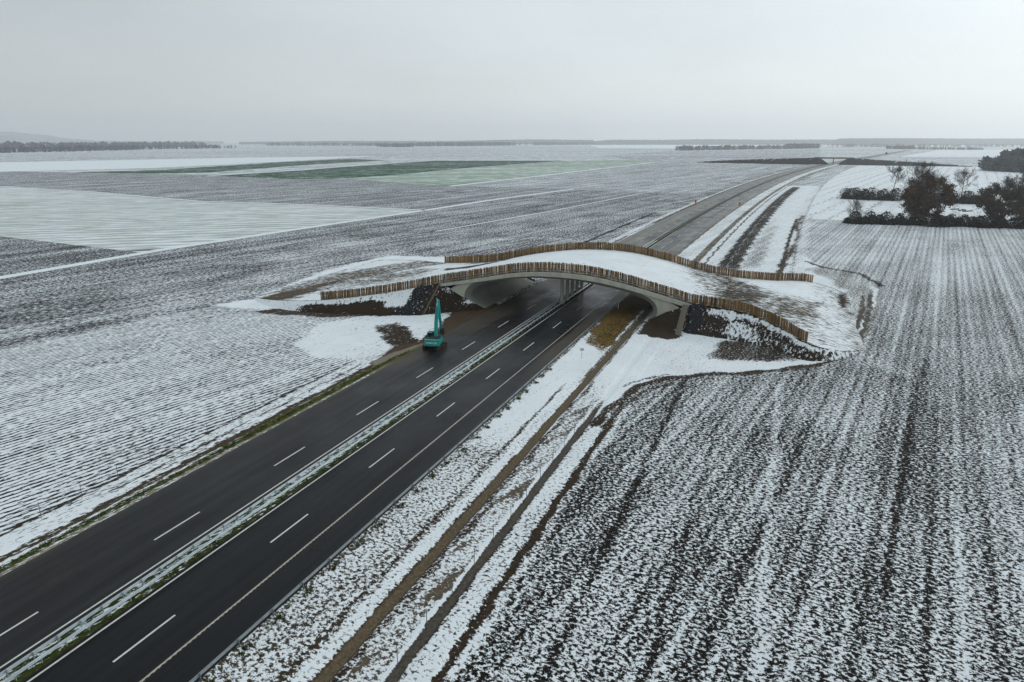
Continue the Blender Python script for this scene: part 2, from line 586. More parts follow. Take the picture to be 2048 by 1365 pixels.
class Paint:
    def __init__(self, x, y):
        self.x, self.y = x, y
        self.s, self.t = to_st(x, y)
        self.t = self.t - tc(self.s)
        n = x.size
        self.cov = np.full(n, 0.6)
        self.amp = np.ones(n)
        self.rows = np.zeros(n)
        self.wet = np.zeros(n)
        self.soil = np.tile(SOIL, (n, 1))

    def blend(self, w, cov=None, soil=None, amp=None, rows=None, wet=None):
        for k, v in (('cov', cov), ('amp', amp), ('rows', rows), ('wet', wet)):
            if v is not None: setattr(self, k, getattr(self, k) * (1 - w) + v * w)
        if soil is not None: self.soil = self.soil * (1 - w[:, None]) + np.asarray(soil) * w[:, None]

    def strip(self, t0, t1, s0=-1e6, s1=1e6, soft=0.24, softs=6.0, jit=0.25, **kw):
        tj = self.t + jit * wob(self.s, self.t * 3, 2.3, t0)
        w = sstep(tj, t0 - soft, t0 + soft) * (1 - sstep(tj, t1 - soft, t1 + soft))
        sj = self.s + 2 * wob(self.s, self.t, 3.0, 4)
        w = w * sstep(sj, s0 - softs, s0 + softs) * (1 - sstep(sj, s1 - softs, s1 + softs))
        self.blend(w, **kw)

    def area(self, px, z=-0.45, soft=0.8, jit=1.0, ground=False, **kw):
        pts = px if ground else [at(u, v, z) for u, v in px]
        xj = self.x + jit * wob(self.x, self.y, 2.1, len(px))
        yj = self.y + jit * wob(self.y, self.x, 1.7, len(px) + 2)
        ins = in_poly(xj, yj, pts)
        d = poly_dist(xj, yj, pts, True) * np.where(ins, 1, -1)
        self.blend(sstep(d, -soft, soft), **kw)

    def line(self, px, width, z=-0.45, jit=0.3, soft=0.3, ground=False, **kw):
        pts = px if ground else [at(u, v, z) for u, v in px]
        xj = self.x + jit * wob(self.x, self.y, 1.9, width)
        yj = self.y + jit * wob(self.y, self.x, 1.4, width + 2)
        d = poly_dist(xj, yj, pts)
        self.blend(1 - sstep(d, width / 2 - soft, width / 2 + soft), **kw)

    def put(self, me):
        for k in ('cov', 'amp', 'rows', 'wet'): add_attr(me, k, getattr(self, k))
        add_attr(me, 'soil', self.soil)


def steps(*seg):
    """steps((a, b, d), ...) -> spaced samples"""
    out = []
    for a, b, d in seg:
        k = max(1, int(round((b - a) / d)))
        out += list(np.linspace(a, b, k, endpoint=False))
    out.append(seg[-1][1])
    return np.array(out)


GZ = -0.45


def field(name, poly, mat, z, cov, soil=SOILG, amp=1.0, rows=0.0, wet=0.0):
    me = bpy.data.meshes.new(name)
    me.from_pydata([(p[0], p[1], z) for p in poly], [], [tuple(range(len(poly)))])
    bm = bmesh.new()
    bm.from_mesh(me)
    bmesh.ops.recalc_face_normals(bm, faces=bm.faces)
    bm.faces.ensure_lookup_table()
    if bm.faces[0].normal.z < 0: bmesh.ops.reverse_faces(bm, faces=bm.faces)
    bmesh.ops.triangulate(bm, faces=bm.faces)
    bm.to_mesh(me)
    bm.free()
    n = len(me.vertices)
    for k, v in (('cov', cov), ('amp', amp), ('rows', rows), ('wet', wet)): add_attr(me, k, np.full(n, v))
    add_attr(me, 'soil', np.tile(np.asarray(soil, float), (n, 1)))
    return tag(link(name, me, mat), kind='structure')


def pxf(px, z):
    return [at(u, v, z) for u, v in px]


# ------------------------------------------------------------------ the plain
g = field('ground', [(-22800, -300), (22800, -300), (22800, 19900), (-22800, 19900)], M_FARF, -0.9, 0.54, (0.10, 0.105, 0.12), 0.5)

ZF = -0.75
field('field', pxf([(-900, 420), (-300, 395), (0, 373), (180, 383), (400, 402), (620, 409), (850, 420), (760, 440), (330, 497), (250, 502), (0, 473), (-900, 560)], ZF), M_FARF, ZF, 0.50, (0.42, 0.46, 0.43), 0.30, 0.05)
field('field', pxf([(-900, 372), (0, 343), (430, 350), (690, 359), (900, 373), (1150, 378), (850, 420), (620, 409), (400, 402), (180, 383), (0, 373), (-900, 420)], ZF + 0.03), M_MID, ZF + 0.03, 0.44, (0.070, 0.070, 0.080))
field('field', pxf([(420, 352), (600, 341), (870, 322), (1130, 322), (960, 334), (780, 351), (690, 357), (600, 359)], ZF + 0.08), M_FARF, ZF + 0.08, 0.31, (0.026, 0.078, 0.042), 0.9)
field('field', pxf([(690, 358), (780, 351.5), (960, 335), (1130, 322.5), (1290, 319.5), (1310, 326), (900, 372), (860, 371)], ZF + 0.10), M_FARF, ZF + 0.10, 0.46, (0.22, 0.31, 0.22), 0.5)
field('field', pxf([(150, 345), (330, 340), (560, 325), (700, 318), (770, 321), (600, 331), (420, 345), (300, 347)], ZF + 0.12), M_FARF, ZF + 0.12, 0.31, (0.026, 0.078, 0.042), 0.9)
field('field', pxf([(-600, 345), (0, 325), (500, 315.5), (760, 312.5), (560, 324), (300, 337), (0, 344), (-600, 366)], ZF + 0.06), M_FARF, ZF + 0.06, 0.86, SOILG, 0.4)
field('field', pxf([(-600, 327), (0, 312), (480, 301), (1000, 296), (1180, 294), (760, 312), (500, 315), (0, 324.5), (-600, 344)], ZF + 0.04), M_FARF, ZF + 0.04, 0.52, (0.17, 0.17, 0.18), 0.5)
field('field', pxf([(1150, 378), (900, 373), (1310, 326), (1400, 324), (1625, 331.5), (1560, 350), (1490, 373), (1415, 389), (1300, 385)], ZF + 0.05), M_MID, ZF + 0.05, 0.50, (0.085, 0.085, 0.092))
field('field', pxf([(1180, 291), (1650, 287), (1660, 290), (1360, 298), (1200, 297)], ZF + 0.2), M_FARF, ZF + 0.2, 0.97, SOILG, 0.2)
field('field', pxf([(1650, 289.5), (2500, 289.5), (2500, 293), (1650, 293)], ZF + 0.2), M_FARF, ZF + 0.2, 0.97, SOILG, 0.2)
field('field', pxf([(1310, 326), (1400, 323), (1640, 319), (1640, 298), (1360, 301), (1200, 312)], ZF + 0.07), M_FARF, ZF + 0.07, 0.50, (0.12, 0.125, 0.14), 0.6)
field('field', pxf([(1880, 300), (2400, 300), (2400, 318), (1960, 315), (1800, 314)], ZF + 0.07), M_FARF, ZF + 0.07, 0.70, (0.13, 0.17, 0.14), 0.5)
field('field', pxf([(1700, 331), (1950, 333.5), (2700, 345), (2700, 480), (2048, 459), (1690, 448), (1590, 450), (1620, 395), (1645, 370), (1660, 345)], ZF + 0.09), M_STRIPE, ZF + 0.09, 0.66, (0.36, 0.38, 0.38), 0.5, 0.10)
field('field', pxf([(-600, 440), (0, 473), (250, 502), (300, 508), (0, 556), (-600, 660)], ZF + 0.06), M_MID, ZF + 0.06, 0.41, (0.034, 0.033, 0.036))
field('field', pxf([(-1500, 900), (-600, 662), (0, 557), (330, 499), (850, 421), (1150, 379), (1300, 386), (1420, 390), (1230, 480), (1150, 520), (600, 700), (-600, 1100)], ZF + 0.03), M_MID, ZF + 0.03, 0.445, (0.030, 0.030, 0.034), 1.0, 0.06)
field('field', pxf([(1560, 447), (1690, 449), (2048, 460), (2900, 500), (4200, 900), (4200, 1600), (2000, 1600), (1700, 800)], ZF + 0.05), M_RIGHT, ZF + 0.05, 0.58, (0.024, 0.021, 0.020), 1.0, 0.055)
# snow-filled balks between the fields
for poly, wd in (([(-300, 600), (0, 556), (330, 499), (600, 458), (850, 421), (1000, 398), (1150, 378.5)], 5.0), ([(850, 421), (620, 410), (400, 403), (180, 384), (0, 373)], 4.0),
                 ([(1150, 378.5), (1300, 386), (1418, 390)], 3.0), ([(700, 493), (1112, 421), (1283, 387)], 1.6), ([(415, 352.5), (500, 347), (600, 341), (720, 331), (870, 321)], 9.0), ([(900, 373), (1100, 350), (1310, 325)], 7.0)):
    p = pxf(poly, ZF + 0.16)
    n = len(p)
    L, Rr = [], []
    for i in range(n):
        a, b = Vector(p[max(i - 1, 0)]), Vector(p[min(i + 1, n - 1)])
        d = (b - a).normalized()
        q = Vector((-d.y, d.x, 0)) * wd / 2
        L.append(Vector(p[i]) + q); Rr.append(Vector(p[i]) - q)
    field('field_balk', L + Rr[::-1], M_FARF, ZF + 0.16, 0.88, (0.10, 0.10, 0.10), 0.4)


# ------------------------------------------------------------------ land beside the motorway
def right_height(s, t):
    z = np.interp(t, [13.3, 13.9, 20.2, 21.0, 21.3, 22.2, 22.6, 23.2, 25.9, 26.2, 27.1, 27.4, 29.4, 29.8, 30.3, 31.5, 400],
                  [-0.03, -0.06, -0.30, -0.36, -0.62, -0.62, -0.36, -0.30, -0.34, -0.46, -0.46, -0.33, -0.33, -0.44, -0.42, GZ, GZ])
    # spoil ridge beyond the crossing
    rid = 1.5 * sstep(s, 245, 262) * (1 - sstep(s, 600, 720)) * np.exp(-((t - 33.5) / 2.2) ** 2)
    z = z + rid * (1 + 0.3 * wob(s, t, 3.0, 1)) + 0.05 * wob(s, t, 5.0, 3) * sstep(t, 14, 16)
    # straw-covered bank falling away beside the wall
    return z


def left_height(s, t):
    a = -t
    z = np.interp(a, [14.0, 14.8, 16.4, 17.4, 18.3, 22, 400], [-0.02, -0.10, -0.24, -0.46, -0.36, GZ, GZ])
    return z + 0.05 * wob(s, t, 5.0, 2) * sstep(a, 15, 18)


FLAT_R = [(1085, 915), (1140, 868), (1200, 832), (1262, 782), (1300, 757), (1400, 748), (1560, 742), (1680, 722), (1712, 690), (1755, 578), (1700, 556), (1640, 532), (1585, 500),
          (1592, 452), (1620, 395), (1640, 372), (1400, 372), (1000, 560), (900, 900)]


def paint_right(P):
    P.cov[:] = 0.5
    fieldw = (P.t > 31.3)
    P.blend(fieldw * 1.0, cov=0.445, soil=SOIL, amp=1.15, rows=0.035)
    P.blend(sstep(P.s, 150, 300) * fieldw, cov=0.55, soil=np.array([0.024, 0.021, 0.020]), amp=1.0, rows=0.055)
    # furrow lines of the ploughing
    P.strip(36.95, 37.5, jit=0.2, s1=135, cov=0.15)
    P.line([(1769, 1190), (1790, 1050), (1824, 850), (1850, 720)], 0.6, jit=0.2, soft=0.4, cov=0.22)
    # wheel tracks
    P.strip(44.5, 45.0, jit=0.2, s1=120, cov=0.3)
    P.strip(52.0, 53.0, jit=0.3, s1=140, cov=0.6)
    P.area(FLAT_R, soft=0.7, jit=1.2, cov=0.78, soil=BROWN, amp=0.85, rows=0.0)
    P.strip(13.2, 20.5, s1=101, softs=7, rows=0.0, cov=0.53, soil=np.array([0.050, 0.038, 0.024]), amp=1.0)
    P.strip(14.0, 20.5, s0=101, softs=7, cov=0.80, soil=BROWN, amp=0.85, rows=0.0)
    P.strip(13.2, 13.9, soft=0.2, cov=0.42, soil=np.array([0.06, 0.055, 0.03]))
    P.strip(18.6, 19.1, s1=125, cov=0.35, soil=BROWN)
    P.strip(19.6, 20.9, cov=0.70, amp=0.9)
    P.strip(22.6, 26.0, s1=125, cov=0.60, soil=MUD * 0.7, amp=1.1, rows=0.0)
    P.blend(sstep(wob(P.s, P.t * 2.5, 3.4, 5), 0.1, 0.5) * (P.t > 23.4) * (P.t < 26) * (P.s < 122), cov=0.25, soil=MUD, wet=0.25)
    P.strip(22.5, 23.2, s1=130, jit=0.5, cov=0.35, soil=BROWN)
    P.strip(21.05, 22.2, s1=300, jit=0.1, soft=0.16, cov=0.02, soil=np.array([0.115, 0.088, 0.055]), amp=0.5, wet=0.2)
    P.strip(20.6, 21.0, s0=128, s1=200, cov=0.25, soil=WETMUD)
    P.strip(22.4, 22.8, s0=128, s1=200, cov=0.25, soil=WETMUD)
    P.strip(26.2, 27.1, s1=118, jit=0.14, soft=0.2, cov=0.02, soil=WETMUD, amp=0.5, wet=0.35)
    P.strip(25.75, 26.05, s1=116, jit=0.2, cov=0.92, amp=0.4)
    P.strip(27.3, 29.55, s1=116, jit=0.4, cov=0.72, amp=1.0, rows=0.0)
    P.strip(29.6, 30.35, s1=122, jit=0.3, cov=0.12, soil=BROWN * 1.1)
    P.strip(30.35, 31.2, s1=122, jit=0.4, cov=0.60, soil=BROWN)
    # field-edge ruts bending round the foot of the ramp
    P.line([(1190, 850), (1225, 812), (1275, 772), (1330, 757), (1400, 750), (1480, 747), (1560, 741), (1640, 729), (1700, 708)], 1.6, jit=0.6, cov=0.22, soil=BROWN)
    P.line([(1205, 856), (1240, 818), (1290, 782), (1345, 768)], 0.8, jit=0.4, cov=0.25, soil=BROWN)
    P.line([(1250, 774), (1290, 757), (1340, 748)], 0.6, jit=0.4, cov=0.4, soil=BROWN)
    P.line([(1640, 722), (1705, 704), (1735, 670)], 1.4, jit=0.8, cov=0.75, soil=WETMUD)
    P.line([(1700, 702), (1722, 660), (1735, 620), (1737, 592), (1715, 570), (1670, 556)], 5.0, jit=1.2, soft=1.5, cov=0.42, soil=MUD * 0.8)
    P.area([(1690, 722), (1678, 660), (1694, 612), (1690, 582), (1640, 549), (1590, 538), (1650, 533), (1722, 550), (1748, 600), (1722, 685)], soft=1.5, jit=1.5, cov=0.50, soil=MUD * 0.75, amp=1.1)
    P.line([(1700, 702), (1745, 610), (1752, 580)], 0.8, jit=0.2, cov=0.95)
    P.line([(1692, 700), (1714, 655), (1726, 615), (1724, 592)], 0.8, jit=0.5, cov=0.08, soil=WETMUD, wet=0.2)
    P.line([(1706, 700), (1729, 655), (1741, 615), (1740, 590)], 0.8, jit=0.5, cov=0.10, soil=WETMUD, wet=0.2)
    P.line([(1762, 572), (1720, 548), (1650, 536), (1600, 520), (1555, 545)], 1.6, jit=0.5, cov=0.25, soil=SOIL)
    P.line([(1690, 700), (1760, 730), (1800, 745)], 4, jit=1.5, soft=1.5, cov=0.50, soil=SOIL)
    # bare ground at the foot of the ramp
    P.area([(1422, 716), (1447, 682), (1500, 680), (1580, 692), (1648, 712), (1560, 722), (1490, 724)], soft=1.2, jit=1.0, cov=0.25, soil=BROWN, amp=1.2)
    P.area([(1275, 668), (1292, 645), (1345, 640), (1362, 672), (1330, 680)], soft=0.8, cov=0.06, soil=np.array([0.045, 0.031, 0.02]))
    # straw mulch
    P.area([(1176, 690), (1208, 700), (1222, 690), (1250, 655), (1300, 610), (1330, 560), (1240, 590), (1212, 630), (1188, 664)], soft=0.5, jit=0.7, cov=-0.1, soil=STRAW, amp=0.7)
    P.area([(1168, 684), (1190, 664), (1215, 700), (1200, 706)], soft=0.8, jit=0.8, cov=0.35, soil=STRAW * 0.8, amp=1.0)
    # beyond the crossing
    P.strip(14, 53, s0=228, s1=700, softs=6, cov=0.715, soil=BROWN, amp=1.0)
    P.strip(40, 48.5, s0=232, s1=700, softs=10, jit=1.0, soft=1.0, cov=0.76, soil=BROWN, amp=0.9)
    P.line([(1555, 548), (1570, 522), (1585, 497), (1600, 472), (1592, 454), (1604, 432)], 2.0, jit=0.9, soft=0.6, cov=0.30, soil=BROWN)
    P.strip(30.0, 36.5, s0=248, s1=700, softs=8, jit=1.2, soft=0.9, cov=0.17, soil=np.array([0.026, 0.020, 0.016]), amp=1.2)
    P.strip(33.2, 33.7, s0=250, s1=690, jit=0.6, cov=0.42)
    P.strip(37.5, 43, s0=255, s1=380, softs=15, jit=2.0, soft=1.0, cov=0.55, soil=BROWN, amp=1.1)
    P.strip(20.6, 23.2, s0=230, s1=1500, jit=0.6, cov=0.32, soil=MUD, amp=0.9)
    P.strip(25.0, 25.8, s0=230, s1=1500, jit=0.6, cov=0.30, soil=BROWN, amp=0.9)
    P.strip(14, 20.5, s0=330, s1=1500, softs=20, cov=0.66, soil=BROWN, amp=1.0)
    P.strip(13.2, 14.3, s0=225, s1=1500, cov=0.35, soil=MUD, amp=0.8)
    P.strip(49.0, 50.2, s0=225, s1=420, jit=0.5, cov=0.25, soil=BROWN, amp=0.8)
    P.strip(52.5, 53.3, s0=235, s1=430, jit=0.9, cov=0.35, soil=BROWN, amp=0.8)
    P.strip(53.3, 56.5, s0=235, s1=420, jit=1.4, soft=1.2, cov=0.66, soil=BROWN, amp=1.0)
    P.cov += (P.t < 13.5) * 0.0
    P.amp = np.clip(P.amp, 0, 2)


def paint_left(P):
    a = -P.t
    P.cov[:] = 0.45
    P.soil[:] = np.array([0.028, 0.027, 0.030])
    # bright drilled field
    f1 = [at(u, v, GZ) for u, v in [(-900, 800), (0, 700), (230, 652), (460, 606), (520, 615), (640, 632), (820, 630), (900, 640), (700, 1000), (-900, 1500)]]
    P.area(f1, ground=True, soft=3.5, jit=2.0, cov=0.605, soil=np.array([0.020, 0.018, 0.017]), rows=0.23, amp=0.95)
    P.area([(420, 612), (520, 598), (640, 545), (770, 512), (900, 515), (910, 530), (700, 620), (520, 618)], soft=1.5, jit=2.0, cov=0.90, soil=BROWN, amp=0.75)
    P.line([(0, 830), (120, 770), (260, 700), (330, 665)], 7, soft=3.0, jit=2.0, cov=0.58, rows=0.16)
    # verge
    P.strip(-22.0, -17.8, s1=135, softs=4, cov=0.70, soil=np.array([0.05, 0.042, 0.03]), amp=1.0, rows=0.0)
    P.strip(-22.4, -21.9, s1=120, cov=0.30, soil=BROWN)
    P.strip(-19.9, -19.4, s0=70, s1=125, jit=0.5, cov=0.42, soil=BROWN)
    P.strip(-18.0, -16.6, s1=150, jit=0.35, cov=0.24, soil=np.array([0.062, 0.046, 0.026]), rows=0.0)
    P.strip(-16.7, -15.9, s1=132, jit=0.3, cov=0.55, soil=np.array([0.055, 0.05, 0.022]), rows=0.0)
    P.strip(-16.0, -14.8, s1=132, jit=0.2, cov=0.24, soil=GRASS, rows=0.0)
    P.strip(-14.85, -13.9, s1=134, jit=0.15, cov=0.36, soil=GRAVEL, rows=0.0, amp=0.9)
    P.strip(-16.6, -14.8, s0=88, s1=128, jit=0.2, cov=0.12, soil=GRASS * 1.15, rows=0.0)
    # smooth snow in front of the ramp and its muddy patches
    P.area([(590, 690), (640, 648), (760, 628), (890, 632), (885, 652), (835, 688), (770, 702), (700, 718), (630, 716)], soft=1.2, jit=1.0, cov=0.80, soil=BROWN, amp=0.85, rows=0.0)
    P.area([(500, 624), (560, 616), (640, 614), (780, 616), (870, 628), (760, 632), (640, 634), (560, 630)], soft=0.8, jit=0.8, cov=0.18, soil=np.array([0.05, 0.036, 0.024]), rows=0.0)
    P.area([(752, 652), (800, 645), (836, 682), (812, 700), (770, 684)], soft=1.0, jit=1.2, cov=0.22, soil=BROWN, amp=1.0, rows=0.0)
    P.area([(735, 738), (800, 702), (850, 694), (960, 645), (1030, 620), (975, 606), (905, 626), (880, 655), (840, 684), (790, 695)], soft=0.6, jit=0.6, cov=0.02, soil=np.array([0.070, 0.047, 0.028]), amp=0.6, rows=0.0, wet=0.15)
    P.area([(742, 726), (790, 704), (845, 690), (852, 695), (800, 714), (752, 734)], soft=0.3, jit=0.3, cov=0.0, soil=np.array([0.20, 0.17, 0.125]), amp=0.3, rows=0.0, wet=0.45)
    P.strip(-15.2, -13.8, s0=122, s1=138, soft=0.2, cov=0.0, soil=np.array([0.10, 0.088, 0.03]), rows=0.0)
    # beyond the crossing
    P.strip(-16.2, -13.9, s0=228, s1=1500, jit=0.5, cov=0.15, soil=np.array([0.085, 0.066, 0.034]), rows=0.0)
    P.strip(-19, -16.0, s0=228, s1=1500, jit=0.8, cov=0.64, soil=BROWN, rows=0.0)
    P.strip(-27.6, -26.2, s0=232, s1=420, jit=0.5, cov=0.12, soil=SOIL, rows=0.0)
    P.area([(1190, 520), (1260, 470), (1300, 452), (1318, 446), (1230, 510)], soft=2, jit=1, cov=0.8)


def land(name, S, T, hf, painter, mat, under=None):
    s, t = np.meshgrid(S, T, indexing='ij')
    z = hf(s, t)
    tt = t + tc(s)
    x = X0 + s * DX + tt * NX
    y = s * DY + tt * NY
    V = np.stack([x.ravel(), y.ravel(), z.ravel()], 1)
    flip = T[1] > T[0]
    me = raw_mesh(name, V, grid_faces(len(S), len(T), not flip))
    P = Paint(V[:, 0], V[:, 1])
    painter(P)
    P.put(me)
    return tag(link(name, me, mat, None, True), kind='structure')


land('ground_right_of_road', steps((14, 185, 0.55), (185, 300, 1.2), (300, 420, 3.0)), steps((13.3, 32, 0.22), (32, 80, 0.6), (80, 190, 1.5)), right_height, paint_right, M_RIGHT)
land('verge_right_of_road', steps((420, 760, 3.0), (760, 1500, 10.0)), steps((13.3, 40, 0.6), (40, 54, 2)), right_height, paint_right, M_RIGHT)
land('ground_left_of_road', steps((10, 185, 0.6), (185, 300, 1.2)), steps((14.0, 24, 0.2), (24, 60, 0.6), (60, 135, 1.4)) * -1, left_height, paint_left, M_LEFT)
land('verge_left_of_road', steps((300, 700, 3.0), (700, 1500, 10.0)), steps((14.0, 20, 0.5), (20, 30, 1.0)) * -1, left_height, paint_left, M_LEFT)


# ------------------------------------------------------------------ motorway
def road_strip(name, t0, t1, s0, s1, ds, dt, z, mat, mudf=None, parent=None):
    S = steps((s0, min(s1, 400), ds), *([(400, s1, 12.0)] if s1 > 400 else []))
    T = np.linspace(t0, t1, max(2, int(round((t1 - t0) / dt)) + 1))
    s, t = np.meshgrid(S, T, indexing='ij')
    tt = t + tc(s)
    V = np.stack([(X0 + s * DX + tt * NX).ravel(), (s * DY + tt * NY).ravel(), np.full(s.size, z)], 1)
    F = grid_faces(len(S), len(T))
    me = raw_mesh(name, V, F)
    uvl = me.uv_layers.new(name='st')
    uv = np.stack([s.ravel(), t.ravel()], 1).astype(np.float32)
    li = np.empty(len(me.loops), np.int32)
    me.loops.foreach_get('vertex_index', li)
    uvl.data.foreach_set('uv', uv[li].ravel())
    if mudf is not None:
        add_attr(me, 'mud', mudf(s.ravel(), t.ravel()))
        sr, tr_ = s.ravel(), t.ravel()
        base_d = sstep(sr, 222, 300)
        side_d = np.where(tr_ < 0, 0.55 + 0.35 * (1 - sstep(tr_, -9.0, -6.0)), 0.42 + 0.15 * sstep(tr_, 9.0, 10.0))
        add_attr(me, 'dust_sheen', base_d * side_d)
    return link(name, me, mat, parent)


def mud_left(s, t):
    m = 0.0 * s
    m += 0.9 * sstep(s, 140, 165) * (1 - sstep(s, 205, 225)) * (1 - sstep(t, -11.5, -6.0))
    m += 0.7 * np.exp(-((s - 130) / 9) ** 2) * (1 - sstep(t, -12.5, -9.5))
    m += 0.35 * (1 - sstep(t, -13.9, -13.2)) + 0.34 * (1 - sstep(t, -9.5, -4.5))
    m += 0.12 * (np.exp(-((t + 7.0) / 0.5) ** 2) + np.exp(-((t + 9.0) / 0.5) ** 2))
    m += 0.55 * sstep(s, 240, 300) * (1 - sstep(t, -10.0, -8.5))
    m += 0.25 * sstep(s, 240, 330)
    return m


def mud_right(s, t):
    m = 0.9 * sstep(s, 110, 150) * sstep(t, 9.0, 10.8) * (1 - sstep(s, 215, 230))
    m += 0.35 * sstep(s, 240, 330) + 0.2 * sstep(t, 9.8, 12.5) + 0.10 * (np.exp(-((t - 6.7) / 0.5) ** 2) + np.exp(-((t - 8.5) / 0.5) ** 2))
    return m


road_l = tag(road_strip('left_carriageway', -14.05, -1.35, 14, 3600, 2.0, 0.5, 0.0, M_ASPH_L, mud_left), kind='structure')
road_r = tag(road_strip('right_carriageway', 0.95, 13.35, 14, 3600, 2.0, 0.5, 0.0, M_ASPH_R, mud_right), kind='structure')


def paint_median(P):
    P.cov[:] = 0.44
    P.soil[:] = GRASS * 0.62
    P.strip(-1.4, -0.5, jit=0.1, cov=0.50, soil=GRASS * 0.7)
    P.strip(0.5, 1.0, jit=0.15, cov=0.20, soil=GRASS * 0.75)
    P.strip(-1.5, 1.1, s0=150, s1=222, cov=0.02, soil=BROWN * 0.6)
    P.strip(-1.5, 1.1, s0=240, s1=4000, softs=30, cov=0.10, soil=GRASS * 0.6)


def med_h(s, t):
    return np.interp(t, [-1.4, -1.2, -0.2, 0.8, 1.0], [-0.02, 0.03, 0.10, 0.03, -0.02])


land('median_strip', steps((14, 300, 0.8), (300, 700, 4), (700, 3600, 20)), np.array([-1.4, -1.2, -0.9, -0.5, -0.2, 0.1, 0.4, 0.7, 0.85, 1.0]), med_h, paint_median, M_LEFT)

# painted lines
def dash(name, s0, L, t, w, mat, parent, z=0.007):
    n = 4 if L > 3 else 2
    S = np.linspace(s0, s0 + L, n)
    V, F = [], []
    for s in S:
        V += [W(s, t - w / 2, z), W(s, t + w / 2, z)]
    F = [(2 * i, 2 * i + 1, 2 * i + 3, 2 * i + 2) for i in range(n - 1)]
    me = bpy.data.meshes.new(name)
    me.from_pydata(V, [], F)
    return link(name, me, mat, parent)


for k in range(-2, 30):
    dash('lane_dash', 50.15 + 17.95 * k, 6.0, 5.6, 0.2, M_PAINT, road_r)
    dash('lane_dash', 64.0 - 36.0 + 18.0 * k, 6.0, -5.78, 0.2, M_PAINT, road_l)


def edge_line(name, t, w, mat, parent, s0=14, s1=1500, teeth=False):
    V, F = [], []
    S = steps((s0, min(400, s1), 4.0), *([(400, s1, 12.0)] if s1 > 400 else []))
    for s in S: V += [W(s, t - w / 2, 0.007), W(s, t + w / 2, 0.007)]
    F = [(2 * i, 2 * i + 1, 2 * i + 3, 2 * i + 2) for i in range(len(S) - 1)]
    if teeth:
        for s in np.arange(s0, 130, 0.5):
            b = len(V)
            V += [W(s, t + w / 2 + 0.005, 0.007), W(s + 0.24, t + w / 2 + 0.005, 0.007), W(s + 0.24, t + w / 2 + 0.06, 0.007), W(s, t + w / 2 + 0.06, 0.007)]
            F.append((b, b + 3, b + 2, b + 1))
    me = bpy.data.meshes.new(name)
    me.from_pydata(V, [], F)
    return link(name, me, mat, parent)


edge_line('edge_line', -2.0, 0.2, M_PAINT, road_l, s1=340)
edge_line('edge_line', 1.45, 0.2, M_PAINT, road_r, s1=340)
edge_line('edge_line', 9.35, 0.17, M_PAINT_T, road_r, teeth=True)
edge_line('edge_line', -9.6, 0.18, M_PAINT_T, road_l, s0=232, s1=1500)


# ------------------------------------------------------------------ crash barriers
def beam(name, t, face, s0, s1, ds, zc, mat, parent):
    """W-section rail swept along the road, open side towards the posts"""
    prof = [(0.0, -0.155), (0.035, -0.14), (0.083, -0.10), (0.083, -0.06), (0.02, -0.02), (0.02, 0.02), (0.083, 0.06), (0.083, 0.10), (0.035, 0.14), (0.0, 0.155)]
    prof = prof + [(a - 0.012, b) for a, b in prof[::-1]]
    S = steps((s0, s1, ds))
    V = []
    for s in S:
        for a, b in prof: V.append(W(s, t + face * a, zc + b))
    m = len(prof)
    F = []
    for i in range(len(S) - 1):
        for j in range(m):
            F.append((i * m + j, i * m + (j + 1) % m, (i + 1) * m + (j + 1) % m, (i + 1) * m + j))
    return link(name, raw_mesh(name, V, F), mat, parent)


def post_mesh(h, w=0.11, d=0.06):
    mb = MB()
    mb.box((0, 0, h / 2), (w, 0.008, h)); mb.box((-w / 2, 0, h / 2), (0.008, d, h)); mb.box((w / 2, 0, h / 2), (0.008, d, h))
    return mb.mesh('post')


med = empty('median_crash_barrier', W(45, -0.2, 0.0))
tag(med, 'galvanised double rail crash barrier running along the grassy median', 'crash barrier')
mi = Matrix.Translation(Vector(W(45, -0.2, 0.0))).inverted()


def local(o, par_loc):
    o.data.transform(Matrix.Translation(-Vector(par_loc)))
    return o


for t, fc in ((-0.42, -1), (0.62, 1)):
    local(beam('rail', t, fc, 14, 300, 4.0, 0.62, M_ZINC, med), W(45, -0.2, 0.0))
    local(beam('rail', t, fc, 300.3, 1400, 20.0, 0.62, M_POST, med), W(45, -0.2, 0.0))
local(beam('rail', -1.15, -1, 163, 222, 4.0, 0.62, M_ZINC, med), W(45, -0.2, 0.0))
pm = post_mesh(0.72)
pm.materials.append(M_ZINC)
sp = MB()
sp.box((0, 0, 0), (0.9, 0.07, 0.09))
spm = sp.mesh('spacer')
spm.materials.append(M_ZINC)
for k in range(120):
    s = 16 + 2.0 * k
    for t in (-0.36, 0.56):
        if s > 175 and t < 0: continue
        o = link('post', pm, None, med)
        o.location = Vector(W(s, t, 0.0)) - Vector(W(45, -0.2, 0.0))
        o.rotation_euler = (0, 0, -ANG)
    if k % 2 == 0:
        o = link('spacer', spm, None, med)
        o.location = Vector(W(s, 0.1, 0.62)) - Vector(W(45, -0.2, 0.0))
        o.rotation_euler = (0, 0, -ANG)

gr = empty('roadside_crash_barrier', W(50, 13.55, -0.05))
tag(gr, 'single rail crash barrier along the right hand edge of the road', 'crash barrier')
g0 = W(50, 13.55, -0.05)
local(beam('rail', 13.50, -1, 14, 186, 4.0, 0.60, M_ZINC_D, gr), g0)
pr = post_mesh(0.78)
pr.materials.append(M_ZINC_D)
for k in range(43):
    s = 15.2 + 4.0 * k
    o = link('post', pr, None, gr)
    o.location = Vector(W(s, 13.58, -0.06)) - Vector(g0)
    o.rotation_euler = (0, 0, -ANG)

